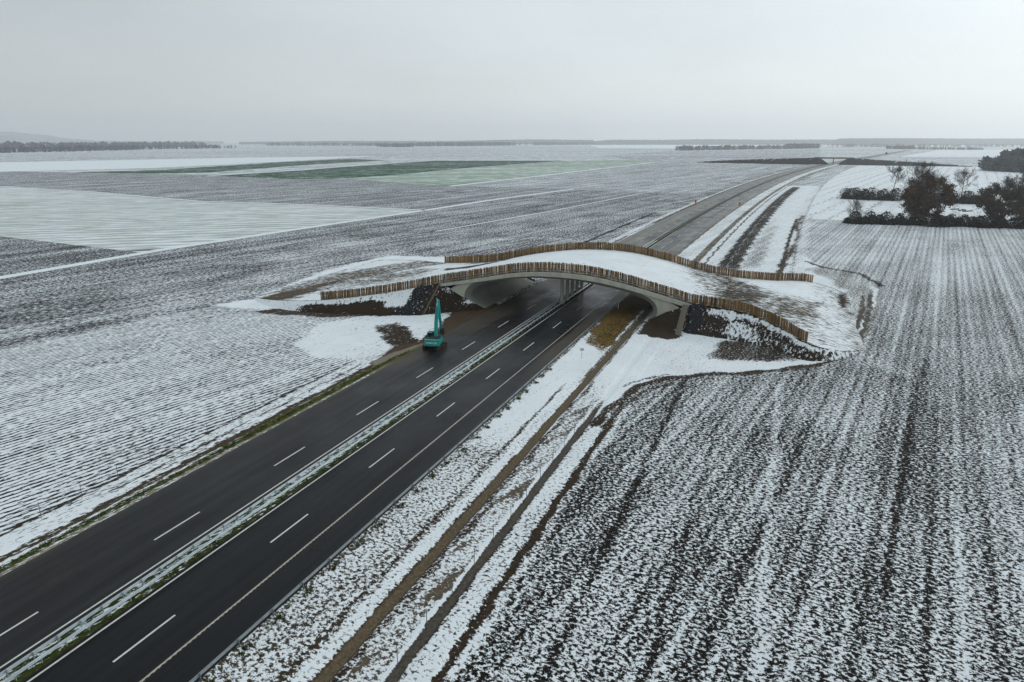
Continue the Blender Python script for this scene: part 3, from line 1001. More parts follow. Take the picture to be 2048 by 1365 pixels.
# grass tufts trodden up round the barrier posts, and on the verges: uncountable
def tufts(name, spots, mat, r, hgt, blades):
    V, F = [], []
    for (x, y, z) in spots:
        rr = r * random.uniform(0.6, 1.5)
        for _ in range(blades):
            a = random.uniform(0, 6.283)
            d = rr * math.sqrt(random.random())
            bx, by = x + d * math.cos(a), y + d * math.sin(a)
            h = hgt * random.uniform(0.5, 1.3)
            la = random.uniform(0, 6.283)
            lx, ly = 0.7 * h * math.cos(la), 0.7 * h * math.sin(la)
            w = 0.05
            px, py = -math.sin(la) * w, math.cos(la) * w
            b = len(V)
            V += [(bx - px, by - py, z - 0.02), (bx + px, by + py, z - 0.02), (bx + lx, by + ly, z + h)]
            F.append((b, b + 1, b + 2))
    o = link(name, raw_mesh(name, V, np.array(F)), mat)
    return o


sp_ = []
for k in range(30):
    s = 15.2 + 4.0 * k
    for _ in range(4): sp_.append(W(s + random.gauss(0, 0.35), 13.95 + abs(random.gauss(0, 0.25)), -0.06))
tag(tufts('grass_tufts', sp_, M_BUSHGRASS, 0.32, 0.16, 34), 'dark green grass tufts round the roadside barrier posts', 'grass', kind='stuff')
sp_ = [W(random.uniform(20, 132), -random.uniform(14.9, 16.0), -0.16) for _ in range(900)]
tag(tufts('verge_grass', sp_, M_BUSHGRASS, 0.22, 0.13, 10), 'olive grass growing along the left road edge', 'grass', kind='stuff')
sp_ = [W(random.uniform(20, 150), random.choice((random.uniform(0.0, 0.9), random.uniform(-1.2, -0.2))), 0.04) for _ in range(900)]
tag(tufts('median_grass', sp_, M_BUSHGRASS, 0.16, 0.12, 9), 'short green grass between the median rails', 'grass', kind='stuff')
sp_ = [W(random.uniform(150, 188), random.uniform(14.2, 20.2), -0.2) for _ in range(700)]
tag(tufts('straw_mulch', sp_, M_DRYGRASS, 0.35, 0.15, 10), 'yellow straw mulch on the bank beside the tunnel mouth', 'straw', kind='stuff')


# ------------------------------------------------------------------ wildlife crossing
from bisect import bisect


def smooth_curve(xs, ys):
    """monotone-ish cubic through the points"""
    xs, ys = np.array(xs, float), np.array(ys, float)
    d = np.gradient(ys, xs)
    def f(x):
        x = np.asarray(x, float)
        i = np.clip(np.searchsorted(xs, x) - 1, 0, len(xs) - 2)
        h = xs[i + 1] - xs[i]
        u = np.clip((x - xs[i]) / h, 0, 1)
        return (2 * u**3 - 3 * u**2 + 1) * ys[i] + (u**3 - 2 * u**2 + u) * h * d[i] + (-2 * u**3 + 3 * u**2) * ys[i + 1] + (u**3 - u**2) * h * d[i + 1]
    return f


FT = smooth_curve([-27.6, -22, -16.7, -8.9, -3.2, 2.0, 10.9, 18.4, 24.3, 32.8], [5.42, 6.42, 7.44, 8.96, 9.60, 9.72, 9.16, 7.79, 6.36, 4.22])   # fascia top
FB = lambda t: FT(t) - np.interp(t, [-27.6, -10, 2, 12, 32.8], [0.8, 1.0, 1.12, 1.15, 1.05])


def s_front(t): return 170.6 + 0.093 * np.asarray(t, float)
def s_rear(t): return 208.2 + 0.06 * np.asarray(t, float)


# plan lines of the two fences
ff_t = [-84, -74, -62, -53.7, -46, -40, -31.5, -27.5, -20, 2, 25, 32.5, 38, 45.4, 51.5, 56.7, 62, 69]
ff_s = [163, 157, 154, 155.0, 157.8, 160.6, 165.4, 168.2, 169.7, 171.7, 173.7, 174.2, 173.0, 170.7, 165.8, 159.4, 160, 168]
ff_z = [-0.8, 0.1, 1.2, 1.8, 2.6, 3.4, 4.85, 5.6, 7.0, 9.95, 6.5, 4.6, 4.35, 4.0, 3.0, 2.0, 0.9, -0.8]
rf_t = [-84, -74, -62, -48.4, -38, -27.2, -15, -1.7, 9.6, 20.7, 28.8, 36.7, 48, 58.6, 64, 69]
rf_s = [222, 221, 217, 211, 208, 206, 206.6, 207.4, 208.1, 208.7, 209.2, 209.7, 214, 220.6, 223, 222]
rf_z = [-0.8, 0.2, 1.4, 2.5, 3.7, 5.5, 8.15, 9.9, 9.9, 8.1, 6.1, 4.7, 3.5, 2.5, 0.8, -0.8]
fS, fZ = smooth_curve(ff_t, ff_s), smooth_curve(ff_t, ff_z)
rS, rZ = smooth_curve(rf_t, rf_s), smooth_curve(rf_t, rf_z)


def deck_z(t):  # soil height over the concrete along the front
    return FT(t) + 0.22


def fz(t):
    t = np.asarray(t, float)
    w = sstep(t, -29, -26) * (1 - sstep(t, 31, 34))
    return fZ(t) * (1 - w) + deck_z(np.clip(t, -27.6, 32.8)) * w


TL = -15.4   # where the earth meets the left foot of the vault
TR = 22.6


def emb_mesh():
    V, F, P = [], [], []
    cov, soil, amp = [], [], []
    base = 0
    def patch(T, sk, zk, fn):
        nonlocal base
        n, m = len(T), sk.shape[1]
        tt = np.repeat(T[:, None], m, 1)
        x = X0 + sk * DX + tt * NX
        y = sk * DY + tt * NY
        V.append(np.stack([x.ravel(), y.ravel(), zk.ravel()], 1))
        F.append(grid_faces(n, m) + base)
        base += n * m
        c, s_, a = fn(tt.ravel(), sk.ravel(), np.repeat(np.linspace(0, 1, m)[None], n, 0).ravel(), zk.ravel())
        cov.append(c); soil.append(s_); amp.append(a)

    def colour(n): return np.tile(BROWN, (n, 1)), np.ones(n)

    # the walkable top, fence to fence
    T = steps((-84, 69, 0.6))
    k = np.linspace(0, 1, 60)
    s0, s1 = fS(T) - 0.25, rS(T) + 0.25
    sk = s0[:, None] * (1 - k) + s1[:, None] * k
    zk = fz(T)[:, None] * (1 - k) + rZ(T)[:, None] * k
    zk = zk + 0.35 * np.sin(np.pi * k)[None] * sstep(T, -60, -40)[:, None] * (1 - sstep(T, 50, 62))[:, None] + 0.08 * wob(sk, np.repeat(T[:, None], 60, 1), 4.0, 2) * (np.sin(np.pi * k)[None] > 0.1)

    def top_paint(t, s, k, z):
        n = t.size
        so, am = colour(n)
        c = np.full(n, 0.82)
        am[:] = 0.75
        def mix(w, cv, sl, a=1.0):
            nonlocal c, so, am
            c = c * (1 - w) + cv * w
            so = so * (1 - w[:, None]) + np.asarray(sl) * w[:, None]
            am = am * (1 - w) + a * w
        j = wob(s, t, 3.0, 3)
        # left ramp: churned clay
        w = np.exp(-(((t + 66 + 4 * j) / 11) ** 2 + ((s - 178 + 0.55 * (t + 66) + 4 * j) / 9) ** 2))
        mix(np.clip(w * 1.5, 0, 1), 0.20, MUD * 0.85)
        w = sstep(-t, 34, 46) * (1 - sstep(-t, 78, 84)) * sstep(k, 0.08, 0.2) * (1 - sstep(k, 0.55, 0.75))
        mix(w * 0.75, 0.56, MUD * 0.7, 1.1)
        w = np.exp(-(((t + 30) / 9) ** 2 + ((s - 205) / 3.0) ** 2))
        mix(np.clip(w * 1.3, 0, 1), 0.30, BROWN)
        # right ramp
        w = np.exp(-(((t - 38 + 2 * j) / 7) ** 2 + ((s - 196) / 8) ** 2))
        mix(np.clip(w * 1.3, 0, 1), 0.42, MUD * 0.6, 1.1)
        w = np.exp(-(((t - 46 + 2 * j) / 8) ** 2 + ((s - 184 + 2 * j) / 8) ** 2))
        mix(np.clip(w * 1.4, 0, 1), 0.40, MUD * 0.75, 1.1)
        w = sstep(t, 36, 44) * (1 - sstep(t, 57, 58.5)) * sstep(s, 170, 176) * (1 - sstep(s, 196, 202))
        mix(w * 0.6, 0.52, MUD * 0.8, 1.1)
        w = sstep(t + 1.5 * j, 56, 61)
        mix(w, 0.68, BROWN, 1.15)
        mix(sstep(t + 1.5 * j, 62, 66), 0.5, MUD * 0.6, 1.15)
        mix(sstep(-t + 2 * j, 76, 82), 0.55, MUD * 0.6, 1.15)
        # bare soil along the fence feet
        mix(0.7 * (1 - sstep(k * (rS(t) - fS(t)), 0.2, 0.9)), 0.2, BROWN * 0.7)
        mix(0.8 * (1 - sstep((1 - k) * (rS(t) - fS(t)), 0.2, 1.1)), 0.12, BROWN * 0.6)
        return c, so, am
    patch(T, sk, zk, top_paint)

    # front slopes
    def apron(T, crest_s, crest_z, slope, sign, fn):
        kk = np.linspace(0, 1, 26)
        d = (crest_z + 1.1)[:, None] * slope * kk
        sk = crest_s[:, None] + sign * d
        zk = crest_z[:, None] - d / slope + 0.10 * wob(sk, np.repeat(T[:, None], 26, 1), 1.7, 6) * (kk > 0.05)
        if sign > 0:
            patch(T, sk, zk, fn)
        else:
            patch(T, sk[:, ::-1], zk[:, ::-1], lambda t, s, k, z: fn(t, s, 1 - k, z))

    def left_front(t, s, k, z):
        n = t.size
        so, am = colour(n)
        j = wob(s, t, 1.8, 5)
        dark = np.array([0.034, 0.024, 0.016])
        so[:] = dark
        c = np.full(n, 0.16)
        def mix(w, cv, sl):
            nonlocal c, so
            c = c * (1 - w) + cv * w
            so = so * (1 - w[:, None]) + np.asarray(sl) * w[:, None]
        mix((1 - sstep(k + 0.10 * j, 0.20, 0.36)) * sstep(-t, 33, 34.5), 0.72, dark)
        mix(sstep(-t + j, 31.5, 33.0) * (1 - sstep(-t + j, 36.5, 38)) * (1 - sstep(k, 0.45, 0.75)), 0.86, dark)
        mix(sstep(-t, 28.4, 28.8) * (1 - sstep(-t + 1.2 * j - 3 * k, 31.0, 31.8)), 0.22, STONE)
        mix(sstep(-t, 15, 17) * (1 - sstep(-t, 26.2, 27)), 0.10, np.array([0.026, 0.018, 0.012]))
        mix(np.exp(-(((t + 20) / 1.6) ** 2 + ((z - 1.5) / 0.9) ** 2)), 0.62, dark)
        mix(np.exp(-(((t + 24.5) / 2.0) ** 2 + ((z - 4.4) / 0.9) ** 2)), 0.62, dark)
        mix(sstep(-t, 56, 60), 0.74, BROWN)
        return c, so, am * 0.88

    def right_front(t, s, k, z):
        n = t.size
        so, am = colour(n)
        j = wob(s, t, 1.8, 9)
        dark = np.array([0.034, 0.024, 0.016])
        so[:] = dark
        c = np.full(n, 0.33)
        def mix(w, cv, sl):
            nonlocal c, so
            c = c * (1 - w) + cv * w
            so = so * (1 - w[:, None]) + np.asarray(sl) * w[:, None]
        mix((1 - sstep(k + 0.10 * j, 0.14, 0.30)) * sstep(t, 36, 37.5), 0.70, dark)
        mix((1 - sstep(k + 0.05 * j, 0.02, 0.07)) * sstep(t, 36, 37.5), 0.10, BROWN * 0.5)
        mix(sstep(t, 36, 37) * (1 - sstep(t + j, 39.5, 41.5)) * sstep(k, 0.25, 0.4), 0.22, dark)
        mix(sstep(t, 40.5, 42.5) * (1 - sstep(t + j, 46, 48)) * sstep(k, 0.3, 0.4) * (1 - sstep(k, 0.7, 0.9)), 0.58, dark)
        mix(sstep(t, 32.6, 32.8) * (1 - sstep(t + 1.3 * j, 35.2, 36.4)), 0.30, STONE)
        mix(1 - sstep(t, 30.4, 30.8), 0.08, np.array([0.040, 0.029, 0.019]))
        mix(np.exp(-(((t - 28.5) / 1.7) ** 2 + ((z - 3.0) / 0.9) ** 2)), 0.45, dark)
        mix(sstep(t, 58, 62) * 0.8, 0.66, BROWN)
        return c, so, am * 0.88

    def zc_left(T): return np.where(T < -27.3, fz(T), np.interp(T, [-27.3, -22, TL], [float(fz(-27.3)) - 0.15, 2.6, -0.55]))
    def zc_right(T): return np.where(T > 32.4, fz(T), np.interp(T, [TR, 27.5, 32.4], [-0.65, 2.2, float(fz(32.4)) - 0.6]))
    T = steps((-84, -29, 0.7), (-29, TL, 0.3))
    cs = np.where(T < -27.6, fS(T) - 0.25, s_front(T) + 0.62)
    apron(T, cs, zc_left(T), 1.55, -1, left_front)
    T = steps((TR, 34, 0.3), (34, 69, 0.7))
    cs = np.where(T > 32.8, fS(T) - 0.25, s_front(T) + 0.62)
    apron(T, cs, zc_right(T), 1.55, -1, right_front)
    def back(t, s, k, z):
        so, am = colour(t.size)
        return np.full(t.size, 0.75), so, am
    T = steps((-84, TL, 0.8))
    zz = np.where(T < -27.3, rZ(T), np.interp(T, [-27.3, TL], [float(rZ(-27.3)), -0.55]))
    apron(T, rS(T) + 0.25, zz, 1.7, 1, back)
    T = steps((TR, 69, 0.8))
    zz = np.where(T > 32.4, rZ(T), np.interp(T, [TR, 32.4], [-0.55, float(rZ(32.4))]))
    apron(T, rS(T) + 0.25, zz, 1.7, 1, back)
    ntopv, ntopf = len(V[0]), len(F[0])
    V = np.concatenate(V); F = np.concatenate(F)
    me = raw_mesh('embankment', V, F)
    P = Paint(V[:, 0].copy(), V[:, 1].copy())
    P.cov, P.amp, P.soil = np.concatenate(cov), np.concatenate(amp), np.concatenate(soil)
    keep = (P.cov[ntopv:].copy(), P.amp[ntopv:].copy(), P.soil[ntopv:].copy())
    P.area([(478, 604), (540, 575), (620, 552), (690, 535), (780, 524), (890, 526), (905, 534), (780, 548), (690, 566), (640, 578), (580, 600), (520, 612)], z=1.4, soft=2.5, jit=3.0, cov=0.40, soil=MUD * 0.8, amp=1.1)
    P.area([(500, 602), (560, 580), (640, 566), (690, 560), (640, 578), (575, 600)], z=0.8, soft=1.5, jit=2.0, cov=0.14, soil=MUD * 0.85, amp=1.0)
    P.area([(700, 552), (790, 536), (860, 532), (880, 540), (800, 552), (720, 562)], z=3.2, soft=2.0, jit=2.0, cov=0.45, soil=MUD * 0.7, amp=1.1)
    P.area([(892, 530), (960, 533), (1020, 530), (1010, 536), (940, 541), (890, 537)], z=4.6, soft=1.2, jit=1.0, cov=0.22, soil=BROWN, amp=1.0)
    P.area([(1365, 540), (1440, 550), (1520, 578), (1640, 598), (1642, 652), (1570, 648), (1500, 622), (1440, 606), (1420, 580), (1375, 562)], z=4.2, soft=2.5, jit=2.0, cov=0.50, soil=MUD * 0.75, amp=1.15)
    P.area([(1440, 556), (1500, 570), (1545, 584), (1490, 612), (1450, 602)], z=4.4, soft=2.0, jit=2.0, cov=0.30, soil=MUD * 0.6, amp=1.1)
    P.area([(1540, 606), (1640, 600), (1636, 628), (1560, 636)], z=2.6, soft=1.5, jit=1.5, cov=0.33, soil=MUD * 0.9, amp=1.0)
    P.area([(1676, 592), (1690, 585), (1692, 612), (1680, 618)], z=0.2, soft=0.8, jit=0.6, cov=0.10, soil=BROWN, amp=1.0)
    P.area([(1560, 660), (1640, 665), (1690, 640), (1690, 700), (1640, 705)], z=1.2, soft=2.0, jit=1.5, cov=0.68, soil=BROWN, amp=1.1)
    P.cov[ntopv:], P.amp[ntopv:], P.soil[ntopv:] = keep
    mi_ = np.ones(len(F), np.int32)
    mi_[:ntopf] = 0
    me.materials.append(M_EMB); me.materials.append(M_SLOPE)
    me.polygons.foreach_set('material_index', mi_)
    add_attr(me, 'cov', P.cov); add_attr(me, 'amp', P.amp); add_attr(me, 'soil', P.soil)
    add_attr(me, 'rows', np.zeros(len(V))); add_attr(me, 'wet', np.zeros(len(V)))
    return me


tag(link('embankment', emb_mesh(), M_EMB, None, True), kind='structure')

# --- concrete
ov0 = Wf(171.0, 0.0, 0.0)
ov = empty('wildlife_overpass', ov0)
tag(ov, 'pale concrete arched wildlife overpass carrying snowy ground across the motorway', 'overpass')


def opart(name, V, F, mat, parent=ov, smooth=False):
    V = np.array(V, float) - np.array(ov0)
    F4 = [f for f in F]
    me = bpy.data.meshes.new(name)
    me.from_pydata([tuple(p) for p in V], [], F4)
    bm = bmesh.new(); bm.from_mesh(me)
    bmesh.ops.recalc_face_normals(bm, faces=bm.faces)
    bm.to_mesh(me); bm.free()
    return link(name, me, mat, parent, smooth)


# opening outline, from the left foot over the crown to the right foot
inner = [(-14.9, -0.7), (-16.6, -0.05), (-18.6, 0.75), (-19.75, 1.65), (-20.2, 2.6), (-20.0, 3.5), (-19.3, 4.4), (-17.9, 5.25), (-16.0, 5.95), (-13.0, 6.72), (-9.3, 7.45), (-5.5, 7.85), (-1.0, 8.02), (3.5, 7.95),
         (8.5, 7.55), (12.5, 6.95), (16.5, 6.2), (19.6, 5.4), (21.9, 4.55), (23.4, 3.65), (24.2, 2.7), (24.3, 1.7), (23.9, 0.6), (23.2, -0.3), (22.3, -0.9)]
inner = np.array(inner)


def resample(p, n):
    d = np.concatenate([[0], np.cumsum(np.hypot(*np.diff(p, axis=0).T))])
    x = np.linspace(0, d[-1], n)
    fx, fy = smooth_curve(d, p[:, 0]), smooth_curve(d, p[:, 1])
    return np.stack([fx(x), fy(x)], 1)


inner = resample(inner, 90)
tang = np.gradient(inner, axis=0)
tang /= np.linalg.norm(tang, axis=1)[:, None]
nrm = np.stack([-tang[:, 1], tang[:, 0]], 1)   # outward (up and away from the opening)
V, F = [], []
RB = 1.1                                     # rounding of the mouth
st_list = []
for a in np.linspace(0, math.pi / 2, 7):
    st_list.append((0.35 + RB * (1 - math.cos(a)) if False else RB * math.sin(a), -RB * (1 - math.sin(a)) * 0 + RB * (1 - math.cos(math.pi / 2 - a))))
rings = []
for dep, off in st_list:
    rings.append((0, dep, off))
for f in np.linspace(0.08, 0.92, 9): rings.append((f, None, 0.0))
for dep, off in st_list[::-1]: rings.append((1, dep, off))
m = len(inner)
for f, dep, off in rings:
    p = inner - nrm * 0.0 + nrm * 0.0
    q = inner + (nrm * off) * 1.0
    q = q.copy()
    sf = s_front(q[:, 0]) + 0.5
    sr = s_rear(q[:, 0]) - 0.5
    if dep is None: ss = sf + (sr - sf) * f
    elif f == 0: ss = sf + dep
    else: ss = sr - dep
    for (t, z), s in zip(q, ss): V.append(Wf(s, t, z))
nr = len(rings)
for i in range(nr - 1):
    for j in range(m - 1):
        F.append((i * m + j, i * m + j + 1, (i + 1) * m + j + 1, (i + 1) * m + j))
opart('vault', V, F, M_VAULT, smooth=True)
# spandrel walls, front and rear
for nm, sfun, ring in (('front_spandrel_wall', lambda t: s_front(t) + 0.5, 0), ('rear_spandrel_wall', lambda t: s_rear(t) - 0.5, 1)):
    V, F = [], []
    q = inner + nrm * RB
    for qi, (t, z) in enumerate(q):
        if qi < m // 2 and z < 6.0:
            ot, oz = -27.4 + (t + 21.3) * 0.15, max(z, -0.7) if z < 4.4 else float(FB(-27.0)) + 0.2
            u = np.clip((z - 2.0) / 4.0, 0, 1)
            ot = -27.4 * (1 - u) + u * t if z > 2.0 else -27.4
            oz = z if z < 2 else z + u * (float(FB(np.clip(ot, -27.4, 32.5))) + 0.25 - z)
        elif qi > m // 2 and z < 5.9:
            u = np.clip((z - 1.5) / 4.2, 0, 1)
            ot = 32.5 * (1 - u) + u * t if z > 1.5 else 32.5
            oz = z if z < 1.5 else z + u * (float(FB(np.clip(ot, -27.4, 32.5))) + 0.25 - z)
        else:
            ot, oz = t, float(FB(t)) + 0.25
        oz = min(oz, float(FB(np.clip(ot, -27.4, 32.5))) + 0.25)
        V.append(Wf(float(sfun(t)), t, z)); V.append(Wf(float(sfun(ot)), ot, oz))
    F = [(2 * j, 2 * j + 1, 2 * j + 3, 2 * j + 2) for j in range(m - 1)]
    opart(nm, V, F, M_CONC, smooth=False)
# edge beams
for nm, sfun, sg in (('front_fascia', s_front, 1), ('rear_fascia', s_rear, -1)):
    T = np.linspace(-27.6, 32.8, 81)
    V, F = [], []
    for t in T:
        a, b = float(FT(t)), float(FB(t))
        s = float(sfun(t))
        for ds, z in ((0.0, a - 0.06), (0.06, a), (1.1, a), (1.1, b), (0.35, b), (0.0, b + 0.12)):
            V.append(Wf(s + sg * ds, t, z))
    k = 6
    for i in range(len(T) - 1):
        for j in range(k): F.append((i * k + j, i * k + (j + 1) % k, (i + 1) * k + (j + 1) % k, (i + 1) * k + j))
    F += [tuple(range(k)), tuple(range(len(V) - 1, len(V) - 1 - k, -1))]
    opart(nm, V, F, M_CONC)
# middle columns
for i in range(5):
    s = 181.0 + 4.4 * i
    mb = MB()
    t = 0.15
    mb.tube((0, 0, 0.0), (0, 0, 8.3), 0.42, 0.42, 20)
    mb.tube((0, 0, 0.0), (0, 0, 0.9), 0.6, 0.6, 20)
    c = mb.build('column', M_CONC, ov, smooth=False)
    c.location = Vector(Wf(s, t, 0.02)) - Vector(ov0)
# railing on the front fascia
rail = MB()
T = np.linspace(-26.4, 31.2, 60)
pp = [Vector(Wf(float(s_front(t)) + 0.25, t, float(FT(t)))) for t in T]
for h in (1.05, 0.55):
    for a, b in zip(pp[:-1], pp[1:]): rail.bar(a + Vector((0, 0, h)), b + Vector((0, 0, h)), 0.06, 0.06)
rail.v = [tuple(Vector(p) - Vector(ov0)) for p in rail.v]
rl = rail.build('railing', M_RAIL, ov)
pmb = MB(); pmb.box((0, 0, 0.525), (0.07, 0.07, 1.05))
rpm = pmb.mesh('railing_post'); rpm.materials.append(M_RAIL)
for t in np.linspace(-26.4, 31.2, 31):
    o = link('railing_post', rpm, None, rl)
    o.location = Vector(Wf(float(s_front(t)) + 0.25, t, float(FT(t)))) - Vector(ov0)

# --- fences of split timber boards
def wood_fence(name, label, pts_fn, t0, t1, base_loc):
    root = empty(name, base_loc)
    tag(root, label, 'fence')
    meshes = []
    for w in (0.20, 0.24, 0.28, 0.32):
        for mt in (M_WOOD, M_WOOD, M_WOOD_D, M_WOOD_P):
            for v in range(2):
                mb = MB()
                lean = random.uniform(-0.05, 0.05)
                tw = random.uniform(0.75, 1.0)
                top = random.uniform(-0.06, 0.06)
                vs = [(-w / 2, -0.035, -0.35), (w / 2, -0.035, -0.35), (w / 2, 0.035, -0.35), (-w / 2, 0.035, -0.35),
                      (-w / 2 * tw + lean, -0.03, 2.1 - top), (w / 2 * tw + lean, -0.03, 2.1 + top), (w / 2 * tw + lean, 0.03, 2.1 + top), (-w / 2 * tw + lean, 0.03, 2.1 - top)]
                mb.add(vs, [(3, 2, 1, 0), (4, 5, 6, 7), (0, 1, 5, 4), (1, 2, 6, 5), (2, 3, 7, 6), (3, 0, 4, 7)])
                me = mb.mesh('board'); me.materials.append(mt)
                meshes.append((w, me))
    # walk along the line
    T = np.linspace(t0, t1, 1200)
    P = np.array([pts_fn(t) for t in T])
    d = np.concatenate([[0], np.cumsum(np.linalg.norm(np.diff(P, axis=0), axis=1))])
    x = 0.0
    todo = []
    while x < d[-1]:
        r = random.random()
        kind = 3 if r < 0.045 else (2 if r < 0.20 else random.choice((0, 1)))
        w, me = meshes[random.randrange(4) * 8 + kind * 2 + random.randrange(2)]
        xm = x + w * 1.05 / 2
        i = min(np.searchsorted(d, xm), len(d) - 1)
        q = P[min(i + 3, len(P) - 1)] - P[max(i - 3, 0)]
        mat4 = Matrix.LocRotScale(Vector(P[i]) - Vector(base_loc), Matrix.Rotation(math.atan2(q[1], q[0]), 3, 'Z') @ Matrix.Rotation(random.gauss(0, 0.02), 3, 'X') @ Matrix.Rotation(random.gauss(0, 0.014), 3, 'Y'),
                                  Vector((1.05, 1.0, random.gauss(1.0, 0.025))))
        todo.append((float(np.linalg.norm(P[i] - np.array([0, 0, CAM_H]))), me, mat4))
        x += w * 1.05 + 0.006
    todo.sort(key=lambda e: e[0])
    for _, me, m4 in todo[:300]:
        o = link('board', me, None, root)
        o.matrix_local = m4
    by = {}
    bm = bmesh.new()
    mats = [M_WOOD, M_WOOD_D, M_WOOD_P]
    for _, me, m4 in todo[300:]:
        k = len(bm.faces)
        nv = len(bm.verts)
        bm.from_mesh(me)
        bm.verts.ensure_lookup_table(); bm.faces.ensure_lookup_table()
        for v in bm.verts[nv:]: v.co = m4 @ v.co
        for f in bm.faces[k:]: f.material_index = mats.index(me.materials[0])
    if todo[300:]:
        jm = bpy.data.meshes.new('remaining_boards')
        bm.to_mesh(jm)
        for mt in mats: jm.materials.append(mt)
        o = link('remaining_boards', jm, None, root)
        o['kind'] = 'stuff'
    bm.free()
    n = len(todo)
    mb = MB()
    step = np.arange(0, len(P) - 1, 12)
    for h in (0.5, 1.6):
        for a, b in zip(step[:-1], step[1:]):
            off = Vector((-NX * 0, 0, 0))
            pa, pb = Vector(P[a]), Vector(P[b])
            mb.bar(pa + Vector((DX * 0.07, DY * 0.07, h)), pb + Vector((DX * 0.07, DY * 0.07, h)), 0.06, 0.12)
    mb.v = [tuple(Vector(p) - Vector(base_loc)) for p in mb.v]
    mb.build('rail', M_WOOD_D, root)
    return n


nb = wood_fence('timber_fence', 'near timber board fence along the front of the overpass, above the railing',
           lambda t: Wf(float(fS(t)) + 0.15, t, float(fz(t)) - 0.03), -53.7, 56.7, Wf(155, -53.7, 1.8))
nb2 = wood_fence('timber_fence', 'far timber board fence along the rear side of the overpass, behind the snow',
           lambda t: Wf(float(rS(t)) - 0.1, t, float(rZ(t)) - 0.03), -48.4, 58.6, Wf(211, -48.4, 2.5))
print('boards', nb, nb2)

# --- stairs down the slopes
def stairs(label, tpos, s_top, z_top, s_bot, z_bot, w):
    base = Wf(s_bot, tpos, z_bot)
    root = empty('staircase', base, -ANG)
    tag(root, label, 'stairs')
    L, Hh = s_top - s_bot, z_top - z_bot
    n = 26
    mb = MB(); mb.box((0, 0, 0), (w, L / n * 1.05, Hh / n * 1.0 + 0.12))
    me = mb.mesh('step'); me.materials.append(M_CONC_D)
    for i in range(n):
        o = link('step', me, None, root)
        o.location = (0, (i + 0.5) * L / n, (i + 0.5) * Hh / n + 0.05)
    for sx in (-1, 1):
        b = MB(); b.bar((sx * (w / 2 + 0.06), 0, 0.12), (sx * (w / 2 + 0.06), L, Hh + 0.12), 0.10, 0.30)
        b.build('side_kerb', M_CONC_D, root)
    return root


stairs('narrow concrete stairs down the dark slope left of the arch behind the excavator', -27.9, 168.0, 5.3, 159.6, -0.4, 0.8)
stairs('pale concrete stairs down the slope right of the arch beside dark rubble', 31.7, 172.6, 4.2, 163.6, -0.4, 1.0)

# loose stones of the two rubble chutes
def rubble(name, label, t0, t1, sfn, zfn, n, seed):
    r = random.Random(seed)
    V, F = [], []
    ico = [(0, 0, 1), (0.9, 0, 0), (0, 0.9, 0), (-0.9, 0, 0), (0, -0.9, 0), (0, 0, -1)]
    fc = [(0, 1, 2), (0, 2, 3), (0, 3, 4), (0, 4, 1), (5, 2, 1), (5, 3, 2), (5, 4, 3), (5, 1, 4)]
    for _ in range(n):
        k = r.random(); t = t0 + (t1 - t0) * (r.random() ** 0.9) * (0.8 + 0.25 * math.sin(9 * k + seed))
        cs, cz = sfn(t), zfn(t)
        d = (cz + 0.5) * 1.55 * k
        c = Vector(Wf(cs - d, t, cz - d / 1.55 + 0.06))
        sc = r.uniform(0.14, 0.36)
        rot = Matrix.Rotation(r.uniform(0, 6), 3, Vector((r.random(), r.random(), r.random() + 0.1)).normalized())
        b = len(V)
        for p in ico: V.append(c + rot @ Vector((p[0] * sc * r.uniform(0.7, 1.2), p[1] * sc, p[2] * sc * 0.7)))
        F += [tuple(b + i for i in f) for f in fc]
    o = link(name, raw_mesh(name, [tuple(v) for v in V], F), M_STONE)
    tag(o, label, 'rubble', kind='stuff')


rubble('rubble', 'dark stone rubble on the slope right of the pale stairs', 33.0, 36.4, lambda t: float(fS(t)) - 0.3, lambda t: float(fz(t)), 420, 3)
rubble('rubble', 'dark stone rubble on the slope left of the narrow stairs', -32.5, -29.0, lambda t: float(fS(t)) - 0.3, lambda t: float(fz(t)), 360, 4)


